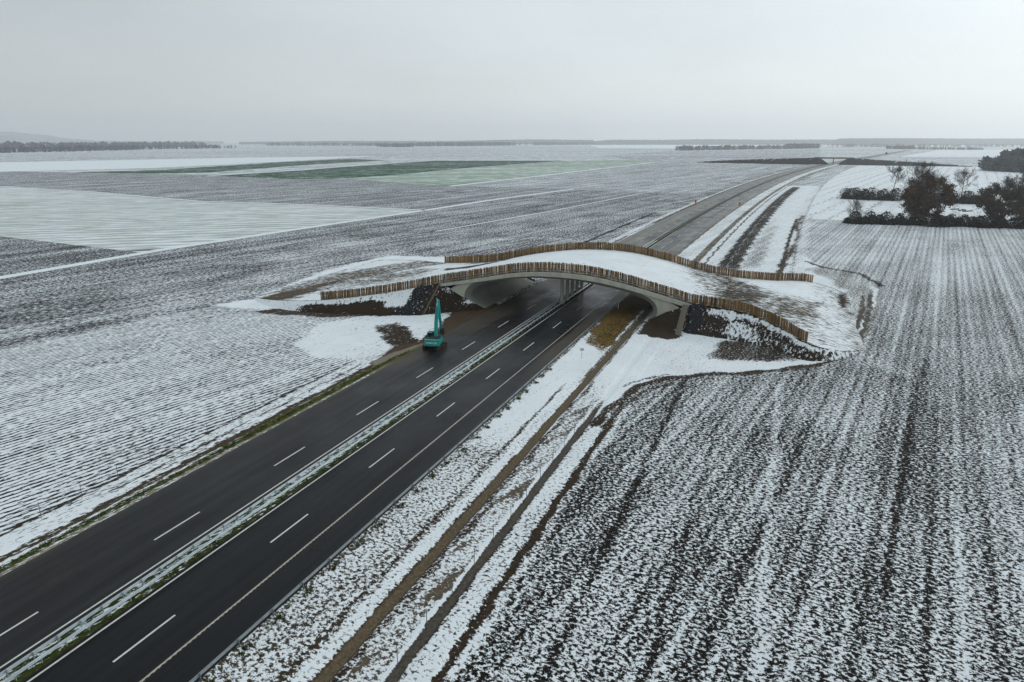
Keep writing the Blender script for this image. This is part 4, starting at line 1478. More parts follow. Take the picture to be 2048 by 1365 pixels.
# ------------------------------------------------------------------ excavator
def excavator():
    base = Wf(134.8, -11.2, 0.02)
    root = empty('excavator', base)
    tag(root, 'teal tracked excavator with raised boom standing on the left carriageway', 'excavator')
    # undercarriage along the road
    ur = -ANG
    rot = Matrix.Rotation(ur, 4, 'Z')
    def place(o): o.data.transform(rot); return o
    for sx in (-1, 1):
        pts = []
        Lh, r = 1.75, 0.46
        for k in range(9):
            a = -math.pi / 2 + math.pi * k / 8
            pts.append((Lh + r * math.cos(a), r + r * math.sin(a)))
        for k in range(9):
            a = math.pi / 2 + math.pi * k / 8
            pts.append((-Lh + r * math.cos(a), r + r * math.sin(a)))
        mb = MB()
        mb.prism([(p[0], p[1]) for p in pts], sx * 1.28 - 0.3, sx * 1.28 + 0.3, 'x')
        trk = place(mb.build('track', M_TRACK, root))
        sh = MB()
        for k in range(len(pts)):
            a, b = Vector((0, *pts[k])), Vector((0, *pts[(k + 1) % len(pts)]))
            nsh = max(1, int((b - a).length / 0.2))
            for q in range(nsh):
                c = a.lerp(b, (q + 0.5) / nsh)
                d = (b - a).normalized()
                an = math.atan2(d.z, d.y)
                sh.box((sx * 1.28, c.y, c.z), (0.64, 0.13, 0.07), Matrix.Rotation(an, 3, 'X'))
        place(sh.build('track_shoes', M_TRACK, trk))
        for yy in (-1.7, -0.9, -0.3, 0.3, 0.9, 1.7):
            wh = MB()
            wh.tube((sx * 1.6, yy, 0.46 if abs(yy) > 1.5 else 0.3), (sx * 1.62, yy, 0.46 if abs(yy) > 1.5 else 0.3), 0.34 if abs(yy) > 1.5 else 0.16, None, 14)
            place(wh.build('roller', M_BLACK, trk))
    mb = MB(); mb.box((0, 0, 0.62), (2.0, 2.0, 0.5)); place(mb.build('undercarriage', M_BLACK, root, 0.05))
    mb = MB(); mb.tube((0, 0, 0.8), (0, 0, 1.12), 0.75, 0.75, 24); mb.build('slewing_ring', M_BLACK, root)
    # upper carriage faces up the road, a little to the left of it
    ua = R(7.5)
    rotu = Matrix.Rotation(-ua, 4, 'Z')
    def up(o): o.data.transform(rotu); return o
    mb = MB(); mb.box((0, -0.15, 1.28), (2.9, 4.0, 0.30)); up(mb.build('deck', M_TEAL_D, root, 0.04))
    # counterweight, rounded in plan
    cw = []
    for k in range(13):
        a = math.pi + math.pi * k / 12
        cw.append((1.52 * math.copysign(abs(math.cos(a)) ** 0.55, math.cos(a)), -1.75 - 0.95 * abs(math.sin(a)) ** 0.6))
    cwp = MB(); cwp.prism(cw, 1.15, 2.42, 'z')
    ct = up(cwp.build('counterweight', M_TEAL, root, 0.06))
    mb = MB(); mb.box((0.62, -0.55, 1.95), (1.75, 2.35, 1.05)); up(mb.build('engine_housing', M_TEAL, root, 0.08))
    mb = MB(); mb.box((0.45, -0.75, 2.50), (2.1, 1.7, 0.06)); mb.box((0.1, -1.6, 2.50), (2.6, 0.55, 0.08)); up(mb.build('engine_hood', M_BLACK, root, 0.02))
    mb = MB(); mb.box((-1.0, -0.9, 1.85), (0.85, 1.5, 0.9)); up(mb.build('side_housing', M_TEAL_D, root, 0.06))
    mb = MB(); mb.tube((0.95, -0.7, 2.4), (0.95, -0.7, 3.05), 0.07, 0.07, 10); up(mb.build('exhaust_pipe', M_BLACK, root))
    mb = MB()
    for x0, y0, x1, y1 in ((1.4, -1.4, 1.4, 0.5), (-1.35, -1.6, -1.35, -0.2), (-1.35, -1.6, 1.4, -1.6)):
        mb.tube((x0, y0, 3.0), (x1, y1, 3.0), 0.025, None, 6)
        for f in (0.0, 0.5, 1.0):
            x, y = x0 + (x1 - x0) * f, y0 + (y1 - y0) * f
            mb.tube((x, y, 2.4), (x, y, 3.0), 0.025, None, 6)
    up(mb.build('handrail', M_BLACK, root))
    # cab
    cb = MB(); cb.prism([(-0.05, 1.35), (1.75, 1.35), (1.85, 2.0), (1.55, 3.05), (-0.05, 3.05)], -1.48, -0.48, 'x')
    cab = up(cb.build('cab', M_BLACK, root, 0.05))
    for c, d in (((-0.98, -0.07, 2.55), (0.74, 0.03, 0.62)), ((-1.50, 0.75, 2.45), (0.03, 1.2, 0.85)), ((-0.46, 0.75, 2.45), (0.03, 1.2, 0.85))):
        g_ = MB(); g_.box(c, d); up(g_.build('window', M_GLASS, cab))
    mb = MB(); mb.box((-0.98, 0.75, 3.09), (0.96, 1.5, 0.05)); up(mb.build('cab_roof', M_TEAL_D, cab, 0.01))
    # boom (in the plane x = 0.05), stick, bucket
    def limb(name, pts, w, mat, par=root, bev=0.03):
        b = MB(); b.prism(pts, 0.05 - w / 2, 0.05 + w / 2, 'x'); return up(b.build(name, mat, par, bev))
    limb('boom', [(0.6, 1.45), (1.15, 1.4), (1.95, 4.6), (3.75, 8.05), (3.6, 8.45), (3.2, 8.35), (1.25, 5.1), (0.5, 1.95)], 0.62, M_TEAL)
    limb('stick', [(3.25, 8.95), (3.75, 9.0), (4.25, 7.9), (5.7, 2.75), (5.4, 2.55), (4.6, 4.6), (3.45, 8.0)], 0.44, M_TEAL)
    for sx in (-0.42, 0.52):
        b = MB(); b.tube((sx, 1.5, 1.45), (sx, 1.85, 3.2), 0.11, None, 10); up(b.build('boom_cylinder', M_TEAL_D, root))
        b = MB(); b.tube((sx, 1.85, 3.2), (sx, 2.1, 4.4), 0.06, None, 10); up(b.build('piston_rod', M_CHROME, root))
    b = MB(); b.tube((0.05, 1.35, 5.6), (0.05, 2.6, 7.9), 0.12, None, 10); up(b.build('stick_cylinder', M_TEAL_D, root))
    b = MB(); b.tube((0.05, 2.6, 7.9), (0.05, 3.3, 8.9), 0.065, None, 10); up(b.build('piston_rod', M_CHROME, root))
    b = MB(); b.tube((0.05, 4.75, 6.9), (0.05, 5.5, 4.3), 0.10, None, 10); up(b.build('bucket_cylinder', M_TEAL_D, root))
    limb('bucket_link', [(5.45, 4.3), (5.65, 4.25), (5.95, 2.8), (5.7, 2.8)], 0.35, M_BLACK)
    bk = limb('bucket', [(y - 0.85, z - 0.02) for y, z in [(6.2, 2.6), (6.85, 2.7), (7.05, 2.1), (6.85, 1.4), (6.2, 0.95), (5.5, 0.95), (5.45, 1.1), (5.95, 1.55)]], 1.15, M_BLACK, root, 0.04)
    th = MB()
    for k in range(5): th.bar((0.05 - 0.48 + 0.24 * k, 4.75, 0.98), (0.05 - 0.48 + 0.24 * k, 4.4, 0.84), 0.09, 0.07)
    up(th.build('bucket_teeth', M_BLACK, bk))
    # the maker's name across the counterweight
    cu = bpy.data.curves.new('lettering', 'FONT')
    cu.body = 'KOBELCO'
    cu.size = 0.50
    cu.align_x = 'CENTER'; cu.align_y = 'CENTER'
    cu.extrude = 0.008
    cu.offset = 0.012
    tmp = bpy.data.objects.new('tmp_lettering', cu)
    COL.objects.link(tmp)
    bpy.context.view_layer.update()
    me = bpy.data.meshes.new_from_object(tmp.evaluated_get(bpy.context.evaluated_depsgraph_get()))
    bpy.data.objects.remove(tmp)
    me.materials.clear()
    me.transform(Matrix.Translation((0, -2.713, 1.82)) @ Matrix.Rotation(math.pi / 2, 4, 'X'))
    # wrap it round the curved back
    for v in me.vertices:
        x = abs(v.co.x) / 1.52
        a = min(1.0, x ** (1 / 0.55))
        v.co.y += 0.95 * (1 - math.sqrt(max(0.0, 1 - a * a)) ** 0.6)
    up(link('lettering', me, M_LETTER, ct))
    return root


excavator()


# ------------------------------------------------------------------ game fences along the motorway
def game_fence(label, t, s0, n, z, skip=()):
    base = W(s0, t, z)
    root = empty('wire_fence', base)
    tag(root, label, 'fence')
    mb = MB(); mb.tube((0, 0, -0.2), (0, 0, 2.0), 0.035, 0.03, 6)
    me = mb.mesh('post'); me.materials.append(M_POST)
    for k in range(n):
        o = link('post', me, None, root)
        o.location = Vector(W(s0 + 4.75 * k, t, z)) - Vector(base)
        o.rotation_euler = (random.gauss(0, 0.015), random.gauss(0, 0.015), 0)
    mb = MB()
    for h in (0.15, 0.4, 0.7, 1.0, 1.35, 1.7, 1.95):
        for k in range(n - 1):
            mb.tube(Vector(W(s0 + 4.75 * k, t, z + h)) - Vector(base), Vector(W(s0 + 4.75 * (k + 1), t, z + h)) - Vector(base), 0.004, None, 3, False)
    mb.build('wires', M_POST, root)


game_fence('thin wire fence on steel posts beside the muddy track on the right', 26.35, 30.0, 19, -0.42)
game_fence('thin wire fence on steel posts beside the snowy field on the left', -21.45, 25.0, 21, -0.42)

# small sign and marker posts
def small_sign(label, s, t, z, h, w, hh):
    root = empty('roadside_sign', W(s, t, z))
    tag(root, label, 'sign')
    mb = MB(); mb.tube((0, 0, -0.1), (0, 0, h), 0.03, None, 8); mb.build('post', M_POST, root)
    mb = MB(); mb.box((0, -0.04, h - hh / 2 + 0.05), (w, 0.03, hh)); mb.build('sign_board', M_SIGN, root, 0.005)


small_sign('small grey sign on a post in the snowy verge right of the road', 139.7, 17.5, -0.25, 2.1, 0.75, 0.5)


def marker(label, s, t, z, h=1.1):
    root = empty('marker_post', W(s, t, z))
    tag(root, label, 'marker post')
    mb = MB(); mb.prism([(-0.08, -0.05), (0.08, -0.05), (0.06, 0.06), (-0.06, 0.06)], -0.1, h, 'z'); mb.build('body', M_WHITE, root)
    mb = MB(); mb.box((0, -0.002, h - 0.3), (0.17, 0.14, 0.16)); mb.build('dark_band', M_BLACK, root)


marker('white marker post at the end of the barrier before the tunnel', 181.5, 14.4, -0.1, 1.5)
marker('white marker post deeper inside the tunnel by the straw bank', 193.0, 20.2, -0.35, 1.4)


def work_board(label, s, t, z):
    root = empty('warning_board', W(s, t, z), -ANG - 0.1)
    tag(root, label, 'warning board')
    for x in (-0.35, 0.35):
        mb = MB(); mb.box((x, 0, 1.4), (0.08, 0.08, 2.8)); mb.build('post', M_POST, root)
    mb = MB(); mb.box((0, -0.07, 2.05), (1.1, 0.05, 1.9)); mb.build('board', M_ORANGE, root, 0.01)
    mb = MB(); mb.box((0, 0, 0.12), (1.3, 0.8, 0.24)); mb.build('foot', M_ORANGE, root, 0.03)


work_board('orange warning board at the left edge of the far motorway', 479.6, -13.6, 0.0)
work_board('orange warning board at the right edge of the far motorway', 473.3, 14.2, -0.05)


# ------------------------------------------------------------------ trees and hedges
class Tri:
    def __init__(self): self.v, self.f = [], []
    def tube(self, a, b, ra, rb, n=5):
        a, b = Vector(a), Vector(b)
        d = b - a
        if d.length < 1e-5: return
        d.normalize()
        s = d.cross(Vector((0.3, 0.2, 1)))
        s.normalize(); u = s.cross(d)
        i0 = len(self.v)
        for p, r in ((a, ra), (b, rb)):
            for k in range(n):
                an = 2 * math.pi * k / n
                self.v.append(p + s * (r * math.cos(an)) + u * (r * math.sin(an)))
        for k in range(n):
            k2 = (k + 1) % n
            self.f.append((i0 + k, i0 + k2, i0 + n + k2)); self.f.append((i0 + k, i0 + n + k2, i0 + n + k))
    def leaf(self, c, r, rnd):
        a = Vector((rnd.gauss(0, 1), rnd.gauss(0, 1), rnd.gauss(0, 1))).normalized()
        b = a.cross(Vector((rnd.gauss(0, 1), rnd.gauss(0, 1), rnd.gauss(0, 1)))).normalized()
        i0 = len(self.v)
        c = Vector(c)
        self.v += [c + a * r, c + b * r * 0.6, c - a * r, c - b * r * 0.6]
        self.f += [(i0, i0 + 1, i0 + 2), (i0, i0 + 2, i0 + 3)]
    def build(self, name, mat, parent):
        if not self.f: return None
        return link(name, raw_mesh(name, [tuple(p) for p in self.v], np.array(self.f)), mat, parent)


def tree(label, loc, h, spread, seed, leaf=None, nleaf=0, lsize=0.4, clear=0.25, twig_r=0.03, depth=5, cat='tree', name='bare_tree', upright=0.55, wide=1.0):
    rnd = random.Random(seed)
    root = empty(name, loc)
    tag(root, label, cat)
    tr, cr, lf = Tri(), Tri(), Tri()
    tips = []
    H_ = h
    def branch(p, d, L, r, lev):
        nseg = 3
        q = Vector(p)
        for i in range(nseg):
            d = (d + Vector((rnd.gauss(0, 0.16), rnd.gauss(0, 0.16), rnd.gauss(0.06, 0.08)))).normalized()
            q2 = q + d * (L / nseg)
            cr.tube(q, q2, max(twig_r * 0.5, r * (1 - 0.25 * i)), max(twig_r * 0.35, r * (0.75 - 0.25 * i)), 4 if lev < 2 else 3)
            q = q2
            tips.append(q.copy())
            if lev < depth - 1:
                for _ in range(2 if lev else 3):
                    a = Vector((rnd.gauss(0, 1), rnd.gauss(0, 1), rnd.gauss(0.35, 0.8))).normalized()
                    nd = (d * 0.9 + a * 0.85).normalized()
                    branch(q, nd, L * rnd.uniform(0.42, 0.62), r * 0.45, lev + 1)
    # leader
    q = Vector((0, 0, -0.3))
    nl = 12
    d = Vector((0, 0, 1))
    R0 = h * 0.016 + 0.06
    for i in range(nl):
        d = (d * 0.9 + Vector((rnd.gauss(0, 0.07), rnd.gauss(0, 0.07), 0.25))).normalized()
        q2 = q + d * (h * 0.9 / nl)
        f = (i + 1) / nl
        tr.tube(q, q2, R0 * (1 - 0.8 * i / nl), R0 * (1 - 0.8 * f), 7)
        q = q2
        if f > clear:
            prof = math.sin(math.pi * min(1.0, 0.18 + 0.74 * (f - clear) / max(0.05, 1 - clear))) ** 0.8
            for _ in range(2 if i < nl - 1 else 4):
                a = rnd.uniform(0, 6.283)
                nd = Vector((math.cos(a) * spread, math.sin(a) * spread, upright * (0.5 + 0.7 * f))).normalized()
                branch(q, nd, h * 0.27 * wide * prof * rnd.uniform(0.75, 1.15) + 0.4, R0 * 0.36 * (1.1 - 0.6 * f), 1)
    if leaf:
        clumps = []
        while len(clumps) < 84:
            v = Vector((rnd.uniform(-1, 1), rnd.uniform(-1, 1), rnd.uniform(-1, 1)))
            if v.length > 1: continue
            if v.length < 0.45 and rnd.random() < 0.6: continue
            zc = 0.53 + 0.45 * v.z
            lump = 1 + 0.18 * math.sin(5 * v.x + seed) * math.cos(4 * v.y - seed)
            clumps.append(Vector((v.x * 0.40 * wide * h * lump, v.y * 0.40 * wide * h * lump, zc * h)))
        for _ in range(nleaf):
            c = rnd.choice(clumps)
            sg = 0.040 * h
            lf.leaf(c + Vector((rnd.gauss(0, sg), rnd.gauss(0, sg), rnd.gauss(0, sg * 0.75))), lsize * rnd.uniform(0.5, 1.3), rnd)
    tk = tr.build('trunk', M_BARK, root)
    crn = cr.build('crown', M_TWIG, root)
    if leaf: lf.build('leaves', leaf, root)
    return root


def GP(u, v): return at(u, v, ZF + 0.09)


tree('tall slender bare tree standing in the far hedge', GP(1781, 399), 21.5, 0.75, 5, depth=5, twig_r=0.07, upright=0.7, wide=1.15, clear=0.55)
tree('wide bare tree rising behind the russet oak', GP(1838, 408), 25.0, 0.9, 8, depth=5, twig_r=0.07, upright=0.8, wide=1.35, clear=0.15)
tree('pale bare tree with open crown between the two big leafy trees', GP(1921, 404), 19.5, 0.95, 13, depth=5, twig_r=0.06, upright=0.7, wide=1.25, clear=0.45)
tree('small bare tree left of the pale open crowned one', GP(1899, 404), 10.5, 0.8, 15, depth=4, twig_r=0.05, upright=0.7, wide=0.9, clear=0.1)
tree('dense russet leaved oak in the middle of the near hedge', GP(1846, 446), 25.0, 1.0, 21, M_RUSSET, 16000, 0.42, name='oak_tree', wide=1.15, clear=0.05, twig_r=0.05)
tree('lower brown oak leaning against the russet one', GP(1826, 443), 17.5, 1.0, 22, M_RUSSET2, 5500, 0.40, name='oak_tree', wide=1.0, clear=0.0, twig_r=0.06)
tree('spreading brown oak with forked trunk at the right edge', GP(1996, 452), 22.5, 1.0, 23, M_RUSSET2, 11500, 0.42, name='oak_tree', wide=1.25, clear=0.15, twig_r=0.06)
tree('bushy brown oak cut by the right edge of the picture', GP(2044, 449), 19.0, 1.0, 24, M_RUSSET2, 5500, 0.40, name='oak_tree', wide=1.0, clear=0.0, twig_r=0.07)
tree('tall bare tree behind the oaks at the right edge', GP(2032, 424), 25.0, 0.85, 26, depth=5, twig_r=0.09, upright=0.85, wide=0.9, clear=0.3)
tree('thin bare sapling at the left end of the near hedge', GP(1702, 444), 10.5, 0.7, 28, depth=4, twig_r=0.05, upright=0.75, wide=1.25, clear=0.15)
tree('second thin bare sapling close beside the hedge end', GP(1713, 445), 9.5, 0.7, 29, depth=4, twig_r=0.05, upright=0.75, wide=1.2, clear=0.15)


def hedge(label, px0, px1, n, hmin, hmax, seed, mat, gaps=(), dens=380):
    rnd = random.Random(seed)
    p0, p1 = Vector(GP(*px0)), Vector(GP(*px1))
    root = empty('hedgerow', p0)
    tag(root, label, 'hedge')
    for k in range(n):
        f = (k + 0.5) / n
        if any(a < f < b for a, b in gaps): continue
        c = p0.lerp(p1, f) - p0 + Vector((rnd.gauss(0, 0.8), rnd.gauss(0, 1.6), 0))
        h = rnd.uniform(hmin, hmax)
        w = h * rnd.uniform(0.42, 0.62)
        tw, lv = Tri(), Tri()
        for _ in range(70):
            a = rnd.uniform(0, 6.283)
            d = Vector((math.cos(a) * rnd.uniform(0.1, 0.8), math.sin(a) * rnd.uniform(0.1, 0.8), 1)).normalized()
            L = h * rnd.uniform(0.6, 1.1)
            b = c + Vector((rnd.gauss(0, w * 0.3), rnd.gauss(0, w * 0.3), 0))
            m_ = b + d * L * 0.55
            e = m_ + (d + Vector((rnd.gauss(0, 0.25), rnd.gauss(0, 0.25), 0))).normalized() * L * 0.45
            tw.tube(b, m_, 0.05, 0.035, 3); tw.tube(m_, e, 0.035, 0.012, 3)
        for _ in range(dens):
            u = rnd.random() ** 0.5
            a = rnd.uniform(0, 6.283); zz = rnd.random() ** 1.2
            rr = w * u * math.sqrt(max(0.05, 1 - zz ** 2)) * 1.25
            lv.leaf(c + Vector((rr * math.cos(a), rr * math.sin(a), 0.15 + zz * h * 0.85)), rnd.uniform(0.25, 0.6), rnd)
        sh = tw.build('shrub', M_TWIG, root)
        lv.build('foliage', mat, sh)
    return root


hedge('dark hedgerow in front, below the two big brown trees', (1694, 448), (2075, 459), 44, 2.6, 7.4, 41, M_DARKLEAF, ((0.62, 0.64), (0.84, 0.87)))
hedge('dark hedgerow behind, below the tall slender bare tree', (1684, 398), (1985, 410), 36, 4.5, 10.5, 43, M_DARKLEAF, ((0.38, 0.6),), 420)
hedge('low scrubby hedgerow behind, right of the russet oak', (1895, 406), (1975, 410), 12, 3.0, 5.5, 45, M_DARKLEAF)

# log pile on the snow between the trees
lp = empty('log_pile', GP(1935, 424))
tag(lp, 'dark stack of timbers lying on the snow between the big trees', 'log pile')
for k, (x, y, z, L, a) in enumerate([(0, 0, 0.3, 6.5, 0.1), (0.4, 6, 0.3, 5.5, 0.25), (-0.2, 12, 0.3, 5.0, 0.0), (-0.5, 3, 0.8, 4.0, 1.4), (-1.2, 16, 1.0, 3.0, 1.2)]):
    mb = MB(); mb.tube((x - L / 2 * math.cos(a), y - L / 2 * math.sin(a), z), (x + L / 2 * math.cos(a), y + L / 2 * math.sin(a), z + 0.2), 0.35, 0.28, 10)
    mb.build('log', M_BARK, lp)
mb = MB(); mb.box((-2.6, 18, 1.6), (0.4, 0.4, 3.2)); mb.build('standing_post', M_BARK, lp)


# ------------------------------------------------------------------ distant woods (too far to count)
def wood(name, label, pts, hmin, hmax, n, width, seed, mat, facets=26, spread=1.0):
    rnd = random.Random(seed)
    seg = [Vector(p) for p in pts]
    d = [0]
    for a, b in zip(seg[:-1], seg[1:]): d.append(d[-1] + (b - a).length)
    V, F = [], []
    for _ in range(n):
        x = rnd.uniform(0, d[-1])
        i = max(0, min(bisect(d, x) - 1, len(seg) - 2))
        p = seg[i].lerp(seg[i + 1], (x - d[i]) / max(1e-6, d[i + 1] - d[i]))
        dr = (seg[i + 1] - seg[i]).normalized()
        p = p + Vector((-dr.y, dr.x, 0)) * rnd.uniform(0, width)
        lump = 0.5 + 0.5 * math.sin(x * 2 * math.pi / (14 * hmax) + seed) * math.cos(x * 2 * math.pi / (5.3 * hmax) + 2 * seed)
        h = hmin + (hmax - hmin) * min(1.0, max(0.0, 0.65 * lump + 0.35 * rnd.random())) * rnd.uniform(0.75, 1.1)
        r = h * rnd.uniform(0.28, 0.42) * spread
        for _ in range(facets):
            a = rnd.uniform(0, 6.283); u = rnd.random()
            zz = 0.04 + 0.96 * u
            rr = r * math.sqrt(max(0.02, 1 - ((zz - 0.45) / 0.58) ** 2)) * rnd.uniform(0.45, 1.05)
            c = p + Vector((rr * math.cos(a), rr * math.sin(a), zz * h))
            q = h * rnd.uniform(0.05, 0.13)
            b0 = len(V)
            e1 = Vector((rnd.gauss(0, 1), rnd.gauss(0, 1), rnd.gauss(0, 1))).normalized() * q * 1.5
            e2 = Vector((rnd.gauss(0, 1), rnd.gauss(0, 1), rnd.gauss(0, 1))).normalized() * q * 1.5
            V += [c - e1, c + e2, c + e1, c - e2]
            F.append((b0, b0 + 1, b0 + 2, b0 + 3))
    o = link(name, raw_mesh(name, [tuple(v) for v in V], np.array(F)), mat)
    tag(o, label, 'wood', kind='stuff')
    return o


zf = ZF
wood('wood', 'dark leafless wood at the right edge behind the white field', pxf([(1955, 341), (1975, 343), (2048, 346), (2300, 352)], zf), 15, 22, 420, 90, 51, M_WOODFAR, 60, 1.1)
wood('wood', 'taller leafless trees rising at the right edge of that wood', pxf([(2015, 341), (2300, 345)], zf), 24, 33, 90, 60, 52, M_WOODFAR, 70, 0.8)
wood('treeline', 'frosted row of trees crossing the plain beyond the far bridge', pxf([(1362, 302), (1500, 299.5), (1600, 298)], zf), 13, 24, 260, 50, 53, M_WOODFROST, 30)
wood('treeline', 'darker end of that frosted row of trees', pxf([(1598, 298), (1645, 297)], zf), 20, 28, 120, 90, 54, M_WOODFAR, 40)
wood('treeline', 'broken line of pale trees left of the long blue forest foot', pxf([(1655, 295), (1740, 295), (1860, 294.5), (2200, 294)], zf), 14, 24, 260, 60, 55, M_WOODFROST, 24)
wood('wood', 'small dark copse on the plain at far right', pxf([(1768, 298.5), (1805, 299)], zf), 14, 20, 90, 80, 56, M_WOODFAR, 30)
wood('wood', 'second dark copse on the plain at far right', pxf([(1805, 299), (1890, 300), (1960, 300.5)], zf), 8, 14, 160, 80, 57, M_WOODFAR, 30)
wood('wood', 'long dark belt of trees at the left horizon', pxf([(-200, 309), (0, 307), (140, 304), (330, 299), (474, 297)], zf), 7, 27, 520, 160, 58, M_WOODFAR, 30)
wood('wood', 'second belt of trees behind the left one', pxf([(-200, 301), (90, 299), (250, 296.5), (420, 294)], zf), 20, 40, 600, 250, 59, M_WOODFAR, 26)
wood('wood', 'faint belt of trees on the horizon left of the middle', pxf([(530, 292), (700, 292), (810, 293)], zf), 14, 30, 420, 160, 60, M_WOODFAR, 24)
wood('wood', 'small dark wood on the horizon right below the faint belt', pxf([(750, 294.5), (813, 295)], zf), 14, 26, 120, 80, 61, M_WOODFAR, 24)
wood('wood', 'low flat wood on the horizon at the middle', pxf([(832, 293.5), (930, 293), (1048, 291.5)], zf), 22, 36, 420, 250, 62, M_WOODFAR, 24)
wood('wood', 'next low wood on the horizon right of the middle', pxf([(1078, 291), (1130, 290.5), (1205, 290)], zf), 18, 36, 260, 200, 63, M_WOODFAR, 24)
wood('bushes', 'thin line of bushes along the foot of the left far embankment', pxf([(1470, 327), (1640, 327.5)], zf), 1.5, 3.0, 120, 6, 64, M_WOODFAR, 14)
lone = pxf([(1772, 310)], zf)[0]
tree('lone small tree beside the far end of the motorway', lone, 8.0, 0.8, 71, M_DARKLEAF, 500, 0.6, depth=4, twig_r=0.06, clear=0.0, name='small_tree')


# ------------------------------------------------------------------ hills and forest ridges on the horizon
def ridge(name, label, D, pts, depth, mat, kind, seed, rough=6.0, n=220):
    """pts: (u, height above the plain) at distance D ahead"""
    us = np.linspace(pts[0][0], pts[-1][0], n)
    hs = np.interp(us, [p[0] for p in pts], [p[1] for p in pts])
    hs = hs + rough * np.array([wob(np.array(u * 1.0), np.array(seed * 3.3), 9.0, seed) + 0.5 * wob(np.array(u * 1.0), np.array(0.0), 2.0, seed) for u in us])
    x = (us - 1024) / 1365 * D
    V, F = [], []
    prof = [(0, -3.0), (0.05, 0.45), (0.16, 0.72), (0.4, 1.0), (1.0, 0.9)]
    for i in range(n):
        for f, hh in prof: V.append((x[i] * (1 + f * depth / D), D + f * depth, max(-3.0, hs[i] * hh) if hh > 0 else -3.0))
    F = grid_faces(n, len(prof), True)
    me = raw_mesh(name, V, F[:, ::-1])
    nn = len(V)
    for k, v in (('cov', 0.45), ('amp', 0.6), ('rows', 0.0), ('wet', 0.0)): add_attr(me, k, np.full(nn, v))
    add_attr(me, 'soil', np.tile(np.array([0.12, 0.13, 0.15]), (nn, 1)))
    o = link(name, me, mat, None, True)
    if kind == 'structure': tag(o, kind='structure')
    else: tag(o, label, 'forest', kind='stuff')
    return o


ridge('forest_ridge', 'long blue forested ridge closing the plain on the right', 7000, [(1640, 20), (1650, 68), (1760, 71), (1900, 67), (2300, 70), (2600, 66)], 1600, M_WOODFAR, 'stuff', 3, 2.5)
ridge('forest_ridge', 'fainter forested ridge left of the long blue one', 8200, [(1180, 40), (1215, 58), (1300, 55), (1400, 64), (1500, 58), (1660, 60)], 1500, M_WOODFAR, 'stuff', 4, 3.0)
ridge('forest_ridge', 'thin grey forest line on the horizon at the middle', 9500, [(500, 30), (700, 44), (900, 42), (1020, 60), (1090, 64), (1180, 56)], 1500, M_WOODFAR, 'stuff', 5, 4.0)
ridge('hill', '', 9800, [(-700, 300), (-300, 265), (0, 208), (60, 182), (130, 132), (180, 74), (230, 48), (300, 40), (470, 38)], 3000, M_FARF, 'structure', 6, 6.0)


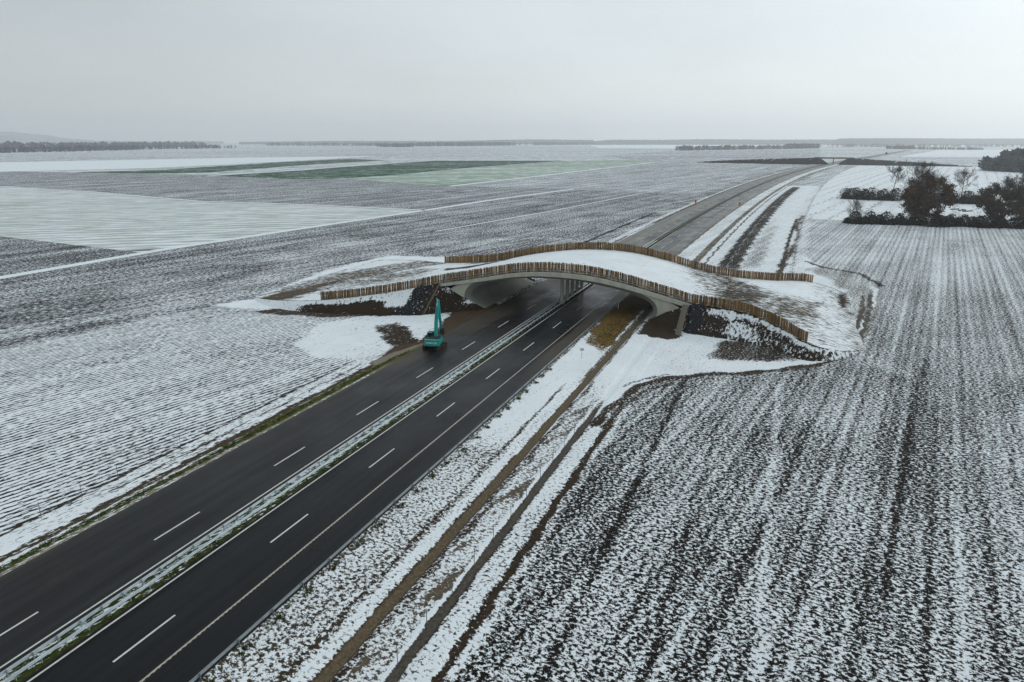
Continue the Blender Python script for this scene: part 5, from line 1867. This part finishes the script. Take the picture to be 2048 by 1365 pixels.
# ------------------------------------------------------------------ road bridge far down the motorway
def far_bridge():
    pL, pR = Vector(at(1395, 325.5, zf)), Vector(at(1945, 334, zf))
    c = Vector(at(1665, 329, 0))
    axis = (pR - pL).normalized()
    side = Vector((-axis.y, axis.x, 0))
    L = (pR - pL).length
    base = Vector((c.x, c.y, 0))
    f0, f1 = 0.0, 1.0
    def pt(f, off, z): 
        p = pL.lerp(pR, f) + side * off
        return Vector((p.x, p.y, z))
    # where the motorway crosses
    fc = (base - pL).dot(axis) / L
    hw = 24.0 / L
    def hgt(f):
        if f < fc: return 11.0 * min(1, f / (fc - hw)) ** 0.7
        return 11.0 * max(0, 1 - (f - fc - hw) / (1 - fc - hw)) ** 0.95
    for nm, fa, fb in (('far_embankment', 0.0, fc - hw), ('far_embankment', fc + hw, 1.0)):
        F = np.linspace(fa, fb, 40)
        V, Q = [], []
        for i, f in enumerate(F):
            h = max(0.02, hgt(f))
            for off, z in ((-5 - 1.7 * h, zf - 0.2), (-5, h), (5, h), (5 + 1.7 * h, zf - 0.2)):
                V.append(tuple(pt(f, off, z)))
        # conical ends at the bridge
        fe, sg = (fb, 1) if fb < fc else (fa, -1)
        e = len(V)
        h = hgt(fe)
        V += [tuple(pt(fe + sg * 1.4 * h / L, -5 - 1.0 * h, zf - 0.2)), tuple(pt(fe + sg * 1.7 * h / L, 0, zf - 0.2)), tuple(pt(fe + sg * 1.4 * h / L, 5 + h, zf - 0.2))]
        F4 = grid_faces(40, 4).tolist()
        r0 = (39 if sg > 0 else 0) * 4
        tris = [(r0, r0 + 1, e), (r0 + 1, e + 1, e), (r0 + 1, r0 + 2, e + 1), (r0 + 2, e + 2, e + 1), (r0 + 2, r0 + 3, e + 2)]
        me = bpy.data.meshes.new(nm)
        me.from_pydata(V, [], F4 + tris)
        bm = bmesh.new(); bm.from_mesh(me); bmesh.ops.recalc_face_normals(bm, faces=bm.faces); bm.to_mesh(me); bm.free()
        n = len(V)
        zz = np.array([v[2] for v in V])
        for k, v in (('cov', np.where(zz > 0.3, 0.42, 0.12)), ('amp', np.full(n, 0.5)), ('rows', np.zeros(n)), ('wet', np.zeros(n))): add_attr(me, k, v)
        add_attr(me, 'soil', np.tile(np.array([0.030, 0.029, 0.030]), (n, 1)))
        tag(link(nm, me, M_FARF), kind='structure')
    root = empty('road_bridge', tuple(base))
    tag(root, 'low grey road bridge crossing the motorway far away', 'bridge')
    mb = MB(); mb.bar(pt(fc - hw - 8 / L, 0, 10.0) - base, pt(fc + hw + 8 / L, 0, 10.0) - base, 9.6, 1.6); mb.build('deck', M_CONC_D, root)
    for off in (-4.9, 4.9):
        mb = MB(); mb.bar(pt(fc - hw - 8 / L, off, 11.3) - base, pt(fc + hw + 8 / L, off, 11.3) - base, 0.2, 0.9); mb.build('parapet', M_CONC_D, root)
    for off in (-2.5, 2.5):
        mb = MB(); p = pt(fc, off, 0) - base; mb.tube((p.x, p.y, -0.5), (p.x, p.y, 9.3), 0.6, None, 12); mb.build('pier', M_CONC_D, root)


far_bridge()

# ------------------------------------------------------------------ haze
hz_me = MB().box((0, 9600, 224.5), (46000, 20800, 452)).mesh('haze')
hm = bpy.data.materials.new('winter_haze')
hm.use_nodes = True
hn, hl = hm.node_tree.nodes, hm.node_tree.links
hn.clear()
ho = hn.new('ShaderNodeOutputMaterial')
hv = hn.new('ShaderNodeVolumePrincipled')
hv.inputs['Color'].default_value = (0.96, 0.985, 1.0, 1)
hv.inputs['Density'].default_value = 0.0001
hv.inputs['Anisotropy'].default_value = 0.65
hl.new(hv.outputs[0], ho.inputs['Volume'])
hz = link('haze', hz_me, hm)
tag(hz, 'thin pale winter haze over the whole plain', 'haze', kind='stuff')
